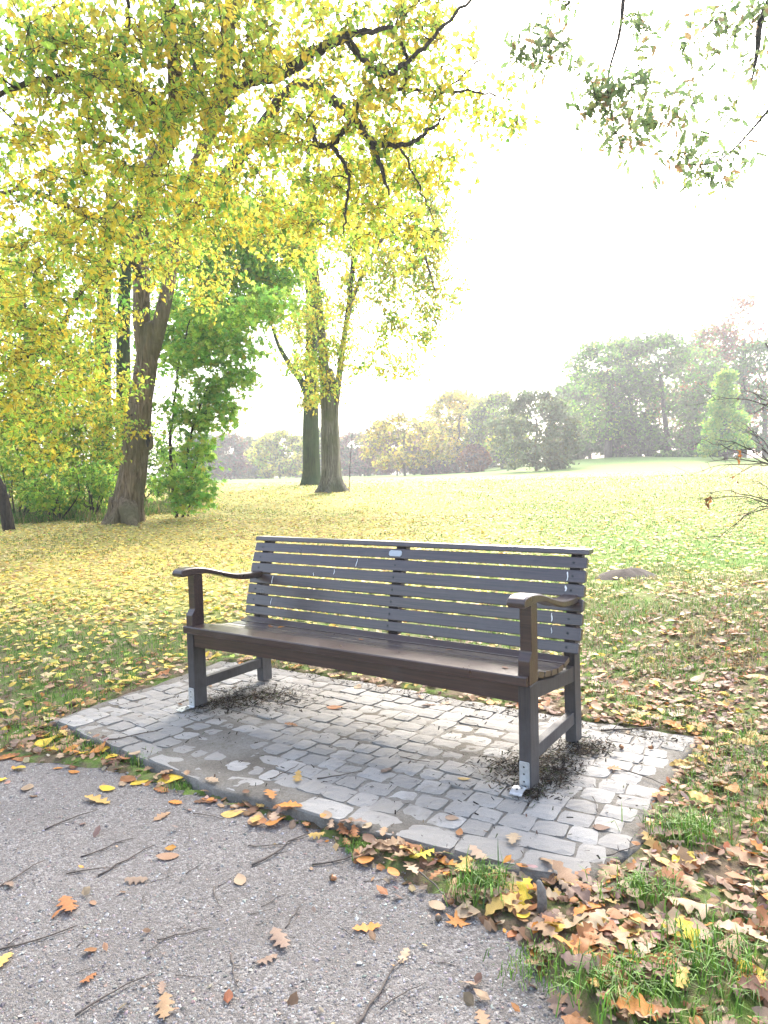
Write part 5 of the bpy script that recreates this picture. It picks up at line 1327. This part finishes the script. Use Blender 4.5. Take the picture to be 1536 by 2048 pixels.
STUFF_T = [oak(11, 400 + q, 0.31, 0.12, 0.6, 0.15) for q in range(4)] + [ov(9)]

def zone(x, y):
    u, v = toB(x, y); g_ = gdist(x, y)
    if bool(in_plat(x, y)): return 'paving'
    if g_ < -0.16: return 'gravel'
    if g_ < 0.10 and x < 0.45: return 'edge'
    if v > 0.75 and -0.6 < u < 2.2: return 'behind'
    if u < -0.4: return 'left'
    return 'right'
# scatter candidates
cand = []
def try_zone(n_, x0, x1, y0, y1, fn, pal_w, oak_p):
    x = rng.uniform(x0, x1, n_); y = rng.uniform(y0, y1, n_)
    p = fn(x, y); k = rng.uniform(size=n_) < p
    for a_, c_ in zip(x[k], y[k]):
        cand.append((a_, c_, rng.choice(CN, p=np.array(pal_w) / sum(pal_w)), 'oak' if rng.uniform() < oak_p else 'ovate'))
PWB = [4, 2.6, 2.6, 1.8, 1.5, 1.2, 0.6, 1.1]; PWY = [2.2, 2.4, 1, 1.2, 0.7, 0.5, 2.2, 2.4]
outp = lambda x, y: ~in_plat(x, y, -0.01)
# right of the platform: thick litter in front, thinner up the bank
try_zone(6800, 0.3, 5.6, 1.0, 7.5, lambda x, y: np.where(outp(x, y) & (gdist(x, y) > -0.03) & (toB(x, y)[0] > 1.2), np.clip((0.25 + 1.1 * fbm(x * 2, y * 2, 88)) * (1 - 0.62 * sstep(2.7, 4.6, y)), 0, 1), 0) * (x < 0.62 * y + 1.2), PWB, 0.72)
# band between paving and gravel
try_zone(4200, -2.2, 0.7, 1.5, 3.7, lambda x, y: np.where(outp(x, y) & (gdist(x, y) > -0.10), np.clip(0.30 + 0.75 * np.exp(-((x + 0.22) / 0.28) ** 2) + 0.6 * sstep(0.1, 0.5, x), 0, 1) * (1 - 0.9 * sstep(-0.02, -0.10, gdist(x, y))), 0), PWB, 0.75)
# behind the bench and left of the platform
try_zone(3000, -4.8, 1.8, 3.0, 6.2, lambda x, y: np.where(outp(x, y) & (gdist(x, y) > 0) & (edge_dist(x, y) > 0.0), np.where(in_plat(x, y, 0.22), 0.85, 0.30) * (1 - 0.7 * sstep(4.6, 6.2, y)), 0), PWY, 0.5)
# a few on gravel and paving
try_zone(420, -2.6, 0.6, 1.35, 3.6, lambda x, y: np.where(gdist(x, y) < -0.1, 0.13, 0.0), PWB, 0.7)
try_zone(620, -2.0, 1.6, 1.9, 5.0, lambda x, y: np.where(in_plat(x, y, -0.03), np.where((toB(x, y)[1] > 0.70) | (toB(x, y)[0] > 2.26), 0.6, 0.035), 0.0), PWB, 0.6)
def seen(c):
    q = project(np.array([c[0], c[1], 0.0])); return -20 < float(q[0]) < 1556 and float(q[1]) < 2060
outside = [c for c in cand if not seen(c)]; cand = [c for c in cand if seen(c)]
print('oak-leaf candidates', len(cand))
cand.sort(key=lambda c: math.hypot(c[0], c[1]))

# leaves that stand out in the photograph, placed one by one
SPECIAL = [
 (135, 1816, 'rust brown', 'oak', 0.115, 'rust brown oak leaf alone on the gravel at the left', 35),
 (195, 1604, 'ochre', 'oak', 0.13, 'pale ochre deeply lobed oak leaf on the gravel below the paving', 70),
 (38, 1540, 'yellow', 'ovate', 0.07, 'small yellow leaf on the gravel at the left edge', 80),
 (215, 1580, 'yellow', 'ovate', 0.075, 'yellow leaf touching the tip of the pale ochre oak leaf', 75),
 (113, 1480, 'yellow', 'ovate', 0.10, 'large pale yellow leaf near the left corner of the paving', 130),
 (345, 1560, 'yellow', 'ovate', 0.13, 'long yellow leaf in the litter below the left part of the paving', 100),
 (540, 1592, 'orange', 'oak', 0.10, 'orange brown curled oak leaf against the front edge of the paving', 20),
 (1024, 1768, 'yellow', 'ovate', 0.075, 'round bright yellow leaf left of the grey stub', 10),
 (1350, 1872, 'yellow', 'ovate', 0.075, 'bright yellow leaf among brown oak leaves in the lower right', 60),
 (1518, 1960, 'yellow', 'ovate', 0.11, 'long yellow leaf at the right edge near the bottom', 50),
 (1234, 1940, 'yellow', 'maple', 0.07, 'small pale yellow maple leaf in the lower right litter', 10),
 (1365, 1722, 'yellow', 'ovate', 0.10, 'golden leaf standing up right of the paving corner', 120),
 (1330, 1732, 'ochre', 'ovate', 0.08, 'ochre leaf leaning on the golden leaf right of the paving', 30),
 (1235, 1870, 'rust brown', 'oak', 0.125, 'large rust brown oak leaf right of the grey stub', 80),
 (1000, 1812, 'tan brown', 'oak', 0.14, 'large tan oak leaf just below the lush grass tuft', 60),
 (1385, 1825, 'pale buff', 'oak', 0.15, 'biggest pale buff oak leaf in the lower right litter', 75),
 (1350, 1950, 'pale buff', 'oak', 0.14, 'pale buff oak leaf lying slanted near the bottom right', 120),
 (595, 1560, 'ochre', 'oak', 0.075, 'curled ochre leaf standing on the paving by a forked twig', 5),
 (735, 1858, 'orange', 'oak', 0.085, 'orange brown oak leaf on the gravel below the paving', 100),
 (335, 1715, 'tan brown', 'ovate', 0.08, 'tan pointed leaf on the middle of the gravel', 95),
 (560, 1885, 'dull grey brown', 'oak', 0.10, 'dull grey brown oak leaf on the gravel near the bottom', 30),
 (330, 2020, 'tan brown', 'oak', 0.09, 'tan oak leaf on the gravel at the bottom edge', 15),
 (8, 1925, 'ochre', 'oak', 0.08, 'ochre oak leaf cut by the left edge of the picture', 5),
 (480, 1763, 'pale buff', 'ovate', 0.06, 'pale buff leaf in the centre of the gravel', 20),
 (915, 1845, 'orange', 'maple', 0.075, 'small orange leaf on the gravel left of the brown litter', 0),
 (1345, 1418, 'yellow', 'ovate', 0.09, 'lime yellow leaf on the grass behind the right end of the paving', 95),
 (1295, 1420, 'yellow', 'ovate', 0.09, 'golden yellow leaf beside the lime yellow leaf behind the paving', 80),
 (205, 1606 - 30, 'pale buff', 'ovate', 0.05, 'tiny buff leaf beside the yellow leaf on the gravel', 10),
 (1228, 1540, 'rust brown', 'oak', 0.075, 'curled rust brown leaf on the setts right of the bench', 40),
 (1095, 1728, 'tan brown', 'oak', 0.09, 'tan oak leaf on the front right corner of the paving', 15),
]
def put_leaf(name, me_, x, y, z, yaw, tx, ty, size, color, label, group=None):
    o = bpy.data.objects.new(name, me_); COL.objects.link(o)
    o.location = (float(x), float(y), float(z)); o.rotation_euler = (tx, ty, yaw); flat = 0.4 if zone(float(x), float(y)) in ('gravel', 'paving') and 'standing' not in label else 0.75
    o.scale = (size, size, size * flat)
    j = random.uniform(0.85, 1.15); o.color = (color[0] * j, color[1] * j * random.uniform(0.95, 1.05), color[2] * j, 1)
    tag(o, label, 'leaf', group); return o
def kind_mesh(kind):
    return random.choice({'oak': OAK_ME, 'ovate': OV_ME, 'maple': MP_ME}[kind])
def leaf_name(kind): return {'oak': 'oak_leaf', 'ovate': 'fallen_leaf', 'maple': 'maple_leaf'}[kind]
for px, py, cn, kind, size, label, yaw in SPECIAL:
    p = onz(px, py, -0.02); z = float(surf(p[0], p[1])); p = onz(px, py, z); z = float(surf(p[0], p[1]))
    put_leaf(leaf_name(kind), kind_mesh(kind), p[0], p[1], z + 0.004, R(yaw), random.gauss(0, 0.12), random.gauss(0, 0.12), size, OB[cn], label, 'single leaves that stand out')
WHERE = {'paving': 'on the granite setts', 'gravel': 'on the gravel', 'edge': 'between gravel and paving', 'behind': 'in the grass behind the bench', 'left': 'in the grass left of the paving', 'right': 'right of the paving'}
def whereabouts(x, y):
    z_ = zone(x, y); px, py, _ = project(np.array([x, y, 0.0]))
    s_ = WHERE[z_]
    if z_ == 'right':
        if py > 1960: s_ = 'at the bottom edge right of the gravel'
        elif py > 1860: s_ = 'in the lower right litter'
        elif py > 1760: s_ = 'in the litter below the paving corner'
        elif py > 1640: s_ = 'beside the front right paving corner'
        else: s_ = 'by the right picture edge' if px > 1430 else 'along the right paving edge'
    elif z_ == 'edge':
        s_ += ' below the left leg' if px < 450 else (' left of the leaf heap' if px < 580 else (' in the leaf heap' if px < 760 else ' near the grass tuft'))
    elif z_ == 'gravel':
        s_ += ' at the left' if px < 400 else (' in the middle' if px < 800 else ' at the right')
    elif z_ == 'paving':
        s_ += ' right of the bench' if px > 1100 else ' under the bench'
    return s_
_O = 'second third fourth fifth sixth seventh eighth ninth tenth eleventh twelfth thirteenth fourteenth fifteenth sixteenth seventeenth eighteenth nineteenth twentieth'.split()
_O += ['twenty-' + q for q in ('first second third fourth fifth sixth seventh eighth ninth'.split())] + ['thirtieth'] + ['thirty-' + q for q in ('first second third fourth fifth sixth seventh eighth ninth'.split())]
NTH = ['leftmost'] + [q + ' from left' for q in _O]
GROUPED = {}
n_single = 0; rest = []
for (x, y, cn, kind) in cand:
    if n_single < 268:
        z = float(surf(x, y)); zn = zone(x, y)
        lift = 0.003 if zn in ('gravel', 'paving') else random.uniform(0.004, 0.022)
        size = (0.05 + 0.075 * random.random() ** 1.4) if kind == 'oak' else random.uniform(0.04, 0.08)
        if zn == 'gravel': size *= random.choice((0.5, 0.7, 0.9))
        tl = 0.08 if zn in ('gravel', 'paving') else 0.17
        lb = f"{cn} {'oak' if kind == 'oak' else 'oval'} leaf {whereabouts(x, y)}"
        o = put_leaf(leaf_name(kind), kind_mesh(kind), x, y, z + lift, random.uniform(0, 6.28), random.gauss(0, tl), random.gauss(0, tl), size, OB[cn], lb, 'brown and yellow leaves lying near the bench')
        GROUPED.setdefault(lb, []).append((float(project(np.array([x, y, z]))[0]), o))
        n_single += 1
    else: rest.append((x, y, cn, kind))
for lb, lst in GROUPED.items():
    if len(lst) > 1:
        for q, (_, o) in enumerate(sorted(lst, key=lambda t: t[0])): o['label'] = lb + ', ' + NTH[min(q, 38)]
rest += outside
mb = MB()
ra = np.array([(c[0], c[1]) for c in rest]); rc = np.array([OB[c[2]] for c in rest]); ty = rng.integers(0, 5, len(rest))
for q in range(5):
    k = ty == q; m_ = int(k.sum())
    hard = in_plat(ra[k, 0], ra[k, 1]) | in_gravel(ra[k, 0], ra[k, 1]); s_ = rng.uniform(0.045, 0.105, m_)
    pos = np.stack([ra[k, 0], ra[k, 1], surf(ra[k, 0], ra[k, 1]) + np.where(hard, 0.002, rng.uniform(0.003, 0.022, m_))], 1)
    fr = tilt_frames(m_, 0.14); fl = tilt_frames(m_, 0.03); fr[hard] = fl[hard]
    scatter(mb, STUFF_T[q][0], STUFF_T[q][1], pos, fr, np.stack([s_, s_, s_ * np.where(hard, 0.35, 0.8)], 1), np.clip(rc[k] * rng.uniform(0.8, 1.2, (m_, 1)), 0, 1))
# small broken leaf scraps under and between them
xs = rng.uniform(-3.5, 5.2, 64000); ys = rng.uniform(1.0, 6.5, 64000)
lit = np.where(in_plat(xs, ys, -0.01), 0.0, 1.0) * np.where(gdist(xs, ys) < -0.05, 0.045, 1.0) * (0.25 + 0.75 * sstep(0.2, 1.2, toB(xs, ys)[0] - 1.0)) * (1 - 0.75 * sstep(3.5, 6, ys))
k = (rng.uniform(size=len(xs)) < lit) & (np.abs(xs) < 0.6 * ys + 1.2); xs, ys = xs[k], ys[k]; m_ = len(xs)
pos = np.stack([xs, ys, surf(xs, ys) + rng.uniform(0.002, 0.016, m_)], 1)
scatter(mb, HEX[0], HEX[1], pos, tilt_frames(m_, 0.4), rng.uniform(0.012, 0.05, m_), pick_cols(m_, [np.array(OB[c]) for c in CN[:6]], [3, 2, 2, 3, 0.5, 2], 0.2))
tag(mb.obj('brown_leaf_litter', M_FALLEN), 'mass of smaller and farther brown leaves round the platform', 'fallen leaves', kind='stuff')
print('single leaves', n_single, 'rest', len(rest), 'scraps', m_)

# ---------------------------------------------------------------- twigs, acorns, stub, molehill
def twig_mesh(seed):
    r = np.random.default_rng(seed); mbt = MB(); n_ = 7
    P = np.zeros((n_, 3)); P[:, 0] = np.linspace(-0.5, 0.5, n_)
    P[:, 1] = np.cumsum(r.normal(0, 0.035, n_)); P[:, 2] = 0.016 + np.abs(np.cumsum(r.normal(0, 0.008, n_)))
    tube(mbt, P, np.linspace(0.016, 0.007, n_), 5)
    for q in range(r.integers(0, 3)):
        k_ = r.integers(1, n_ - 2); d = np.array([0.7, r.choice((-1, 1)) * 0.7, 0.1]); ln = r.uniform(0.12, 0.3)
        tube(mbt, np.array([P[k_], P[k_] + d * ln * 0.5 + r.normal(0, 0.01, 3), P[k_] + d * ln]), [0.010, 0.008, 0.004], 4)
    m_ = mbt.mesh('fallen_twig', True); m_.materials.append(M_TWIG); return m_
TW = [twig_mesh(500 + q) for q in range(7)]
def put_twig(px, py, ln, ang_px, label, group):
    p = onz(px, py, -0.03); z = float(surf(p[0], p[1])); p = onz(px, py, z)
    a = R(ang_px); q = onz(px + 40 * math.cos(a), py - 40 * math.sin(a), z)
    yaw = math.atan2(q[1] - p[1], q[0] - p[0])
    o = bpy.data.objects.new('fallen_twig', random.choice(TW)); COL.objects.link(o)
    o.location = (p[0], p[1], float(surf(p[0], p[1])) + 0.001); o.rotation_euler = (0, 0, yaw); o.scale = (ln, ln, ln * 0.9)
    tag(o, label, 'twig', group); return o
gg, gp = 'twigs on the gravel', 'twigs on the paving'
put_twig(565, 1700, 0.26, 30, 'long curved dark twig on the gravel in the middle', gg)
put_twig(140, 1640, 0.20, 25, 'dark twig on the gravel below the left corner of the paving', gg)
put_twig(255, 1722, 0.22, 28, 'first of three slanting twigs on the gravel at mid left', gg)
put_twig(215, 1698, 0.18, 20, 'second of three slanting twigs on the gravel at mid left', gg)
put_twig(185, 1740, 0.16, 12, 'third and lowest of three slanting twigs at mid left', gg)
put_twig(420, 1632, 0.14, -4, 'short twig on the gravel left of the leaf heap', gg)
put_twig(540, 1690, 0.15, 5, 'straight twig just under the leaf heap', gg)
put_twig(690, 1722, 0.22, 10, 'pale long twig on the gravel below the platform middle', gg)
put_twig(440, 1795, 0.13, -60, 'short steep twig in the middle of the gravel', gg)
put_twig(590, 1830, 0.13, 55, 'twig bent upwards on the gravel right of centre', gg)
put_twig(370, 1870, 0.15, 12, 'thin twig on the gravel below the centre', gg)
put_twig(470, 1945, 0.14, -70, 'twig pointing down near the bottom of the gravel', gg)
put_twig(380, 1955, 0.08, -5, 'short dark stick near the bottom of the gravel', gg)
put_twig(225, 1985, 0.20, 35, 'slanting twig near the bottom left of the gravel', gg)
put_twig(760, 1990, 0.26, 55, 'long twig at the bottom edge of the gravel', gg)
put_twig(30, 1760, 0.22, 30, 'twig on the gravel at the left edge', gg)
put_twig(70, 1880, 0.22, 15, 'thin low twig at the left edge of the gravel', gg)
put_twig(860, 1760, 0.24, -30, 'twig running into the litter below the paving', gg)
put_twig(800, 1990, 0.14, 40, 'short twig right of the long bottom twig', gg)
put_twig(270, 1470, 0.26, 12, 'long twig across the left part of the paving', gp)
put_twig(455, 1478, 0.06, 55, 'tiny stub of twig on the left half of the paving', gp)
put_twig(570, 1545, 0.17, 30, 'forked twig near the front edge of the paving', gp)
put_twig(680, 1553, 0.19, 8, 'straight twig right of the forked twig on the paving', gp)
put_twig(760, 1465, 0.13, 50, 'slanting twig in the middle of the paving', gp)
put_twig(700, 1480, 0.10, 0, 'short flat twig in the middle of the paving', gp)
put_twig(830, 1520, 0.14, -12, 'curved twig on the paving left of the right front leg', gp)
put_twig(820, 1506, 0.07, -10, 'small twig above the curved twig on the paving', gp)
put_twig(880, 1640, 0.05, -70, 'tiny crossed twig near the front edge below the bench', gp)
put_twig(1195, 1610, 0.12, -55, 'brown twig on the setts right of the bench', gp)
put_twig(1270, 1460, 0.34, 3, 'long thin twig along the back right corner of the paving', gp)
put_twig(1290, 1555, 0.20, -15, 'twig at the right edge of the paving', gp)
put_twig(1125, 1545, 0.06, -60, 'small dark twig beside the right rear foot', gp)
put_twig(930, 1530, 0.10, 25, 'twig pointing at the mulch by the right foot', gp)
put_twig(1250, 1700, 0.16, 25, 'twig by the front right corner of the paving', gp)
BITS = []
for k in range(34):
    px, py = random.uniform(20, 900), random.uniform(1600, 2030)
    p = onz(px, py, -0.045)
    if float(gdist(p[0], p[1])) < -0.05:
        BITS.append((px, put_twig(px, py, random.uniform(0.04, 0.09), random.uniform(0, 180), 'short thin bit of twig on the gravel', 'bits of twig on the gravel')))
for q, (_, o) in enumerate(sorted(BITS, key=lambda t: t[0])): o['label'] += ', ' + NTH[q] + ' of the short bits'
BITS = []
for k in range(18):
    u, v = random.uniform(-0.3, 2.3), random.uniform(-0.5, 0.75); x, y = fromB(u, v)
    px, py, _ = project(np.array([float(x), float(y), 0.0]))
    BITS.append((float(px), put_twig(float(px), float(py), random.uniform(0.03, 0.08), random.uniform(-30, 40), 'short thin bit of twig on the paving', 'bits of twig on the paving')))
for q, (_, o) in enumerate(sorted(BITS, key=lambda t: t[0])): o['label'] += ', ' + NTH[q] + ' of the short bits'

def acorn(px, py, label):
    p = onz(px, py, 0.0); z = float(surf(p[0], p[1])); r0 = 0.009
    e = empty('acorn', (p[0], p[1], z), random.uniform(0, 6)); tag(e, label, 'acorn', 'acorns on the ground')
    prof = [(-1.6, 0.15), (-1.3, 0.55), (-0.7, 0.92), (0, 1.0), (0.5, 0.97)]
    mb1 = MB(); tube(mb1, np.array([(a_ * r0, 0, r0) for a_, _ in prof]), [q * r0 for _, q in prof], 10)
    mb1.obj('nut', M_ACORN, e, True)
    mb2 = MB(); prof = [(0.35, 1.1), (0.6, 1.15), (1.0, 0.85), (1.2, 0.3), (1.6, 0.12)]
    tube(mb2, np.array([(a_ * r0, 0, r0 * 1.1) for a_, _ in prof]), [q * r0 for _, q in prof], 10)
    mb2.obj('cap', M_ACAP, e, True)
acorn(1243, 1497, 'acorn on the setts nearest the right rear leg'); acorn(1302, 1498, 'acorn on the setts by the right edge of the paving')
acorn(903, 1778, 'acorn in the litter left of the lush grass tuft'); acorn(665, 1734, 'acorn on the gravel right of the leaf heap'); acorn(876, 1812, 'pale acorn on the gravel below the litter')

# grey broken wooden stub standing in the litter
p = onz(1081, 1822, -0.03); p = tz(p)
mb = MB(); tube(mb, np.array([(0, 0, -0.02), (0.004, 0, 0.03), (0.002, 0, 0.065), (-0.004, 0.004, 0.085)]), [0.016, 0.014, 0.013, 0.008], 9, flute=lambda t, a_: 1 + 0.18 * np.cos(3 * a_) + 0.1 * np.cos(7 * a_))
o = mb.obj('wooden_stub', M_STUB, None, True); o.location = tuple(float(q) for q in p)
tag(o, 'grey weathered wooden stub sticking out of the leaves at the paving corner', 'stub')
# molehill behind the bench on the right
p = tz(onz(1258, 1147, 0.1)); mb = MB()
m_ = 20; aa = np.linspace(0, 2 * math.pi, m_, endpoint=False); V = [(0, 0, 0.11)]; F = []
for ri, (rr, hh) in enumerate(((0.10, 0.10), (0.2, 0.07), (0.29, 0.03), (0.36, -0.02))):
    for a_ in aa: V.append((math.cos(a_) * rr * random.uniform(0.9, 1.12), math.sin(a_) * rr * random.uniform(0.9, 1.12), hh * random.uniform(0.8, 1.2)))
for i in range(m_): F.append((0, 1 + i, 1 + (i + 1) % m_))
Q = [(1 + r_ * m_ + i, 1 + (r_ + 1) * m_ + i, 1 + (r_ + 1) * m_ + (i + 1) % m_, 1 + r_ * m_ + (i + 1) % m_) for r_ in range(3) for i in range(m_)]
mb.add(np.array(V), [np.array(F), np.array(Q)])
o = mb.obj('molehill', simple('mole_soil', (0.04, 0.03, 0.024), 0.95, 0, 0.45, 45), None, True); o.location = tuple(float(q) for q in p)
tag(o, 'dark earth molehill in the grass behind the right end of the bench', 'molehill')
# bits lying on the seat
def seat_z(v): return float(np.interp(v, np.concatenate([[-0.02, 0.088], seat_prof[:, 0]]), np.concatenate([[0.4485, 0.4485], seat_prof[:, 1]])))
for u, v, cn, kind, s_, lb in ((0.30, 0.34, 'rust brown', 'oak', 0.05, 'curled rust brown leaf on the left part of the bench seat'), (0.36, 0.36, 'orange', 'ovate', 0.04, 'small orange leaf beside the rust brown leaf on the bench seat'),
                        (0.93, 0.33, 'orange', 'ovate', 0.03, 'tiny orange leaf in the middle of the bench seat'), (1.42, 0.36, 'rust brown', 'oak', 0.035, 'small rust brown leaf on the right half of the bench seat'), (1.84, 0.06, 'dark brown', 'ovate', 0.035, 'small dark brown leaf on the seat beside the right arm post')):
    x, y = fromB(u, v); put_leaf(leaf_name(kind), kind_mesh(kind), x, y, seat_z(v) + 0.002, random.uniform(0, 6), 0.05, 0.05, s_, OB[cn], lb, 'leaves on the bench seat')
for u, v, ln, a_, lb in ((0.42, 0.36, 0.10, 0.2, 'thin twig on the bench seat beside the curled leaf'), (0.72, 0.33, 0.07, 0.9, 'thin twig in the middle of the bench seat'), (1.33, 0.36, 0.07, -0.2, 'thin twig on the right half of the bench seat')):
    x, y = fromB(u, v); o = bpy.data.objects.new('fallen_twig', random.choice(TW)); COL.objects.link(o)
    o.location = (float(x), float(y), seat_z(v) + 0.001); o.rotation_euler = (0, 0, YAW + a_); o.scale = (ln, ln, ln * 0.7); tag(o, lb, 'twig', 'twigs on the bench seat')

# ================================================================== HAZE
hm, hnt, hout = new_mat('haze')
pv = hnt.nodes.new('ShaderNodeVolumePrincipled')
pv.inputs['Color'].default_value = (0.97, 0.98, 1.0, 1)
pv.inputs['Density'].default_value = 0.0017
pv.inputs['Anisotropy'].default_value = 0.35
hnt.links.new(pv.outputs[0], hout.inputs['Volume'])
x0, x1, y0, y1, z0, z1 = -320, 320, -90, 370, -1.6, 27
V = np.array([(x, y, z) for z in (z0, z1) for y in (y0, y1) for x in (x0, x1)], float)
F = np.array([(0, 2, 3, 1), (4, 5, 7, 6), (0, 1, 5, 4), (2, 6, 7, 3), (0, 4, 6, 2), (1, 3, 7, 5)])
tag(link('haze', make_mesh('haze', V, [F]), hm), 'bright autumn haze over the park', kind='stuff')
print('tris', sum(len(o.data.loop_triangles) if o.data.loop_triangles else sum(len(p.vertices) - 2 for p in o.data.polygons) for o in bpy.data.objects if o.type == 'MESH' and o.name.split('.')[0] not in ('granite_sett', 'oak_leaf', 'fallen_leaf', 'fallen_twig')))
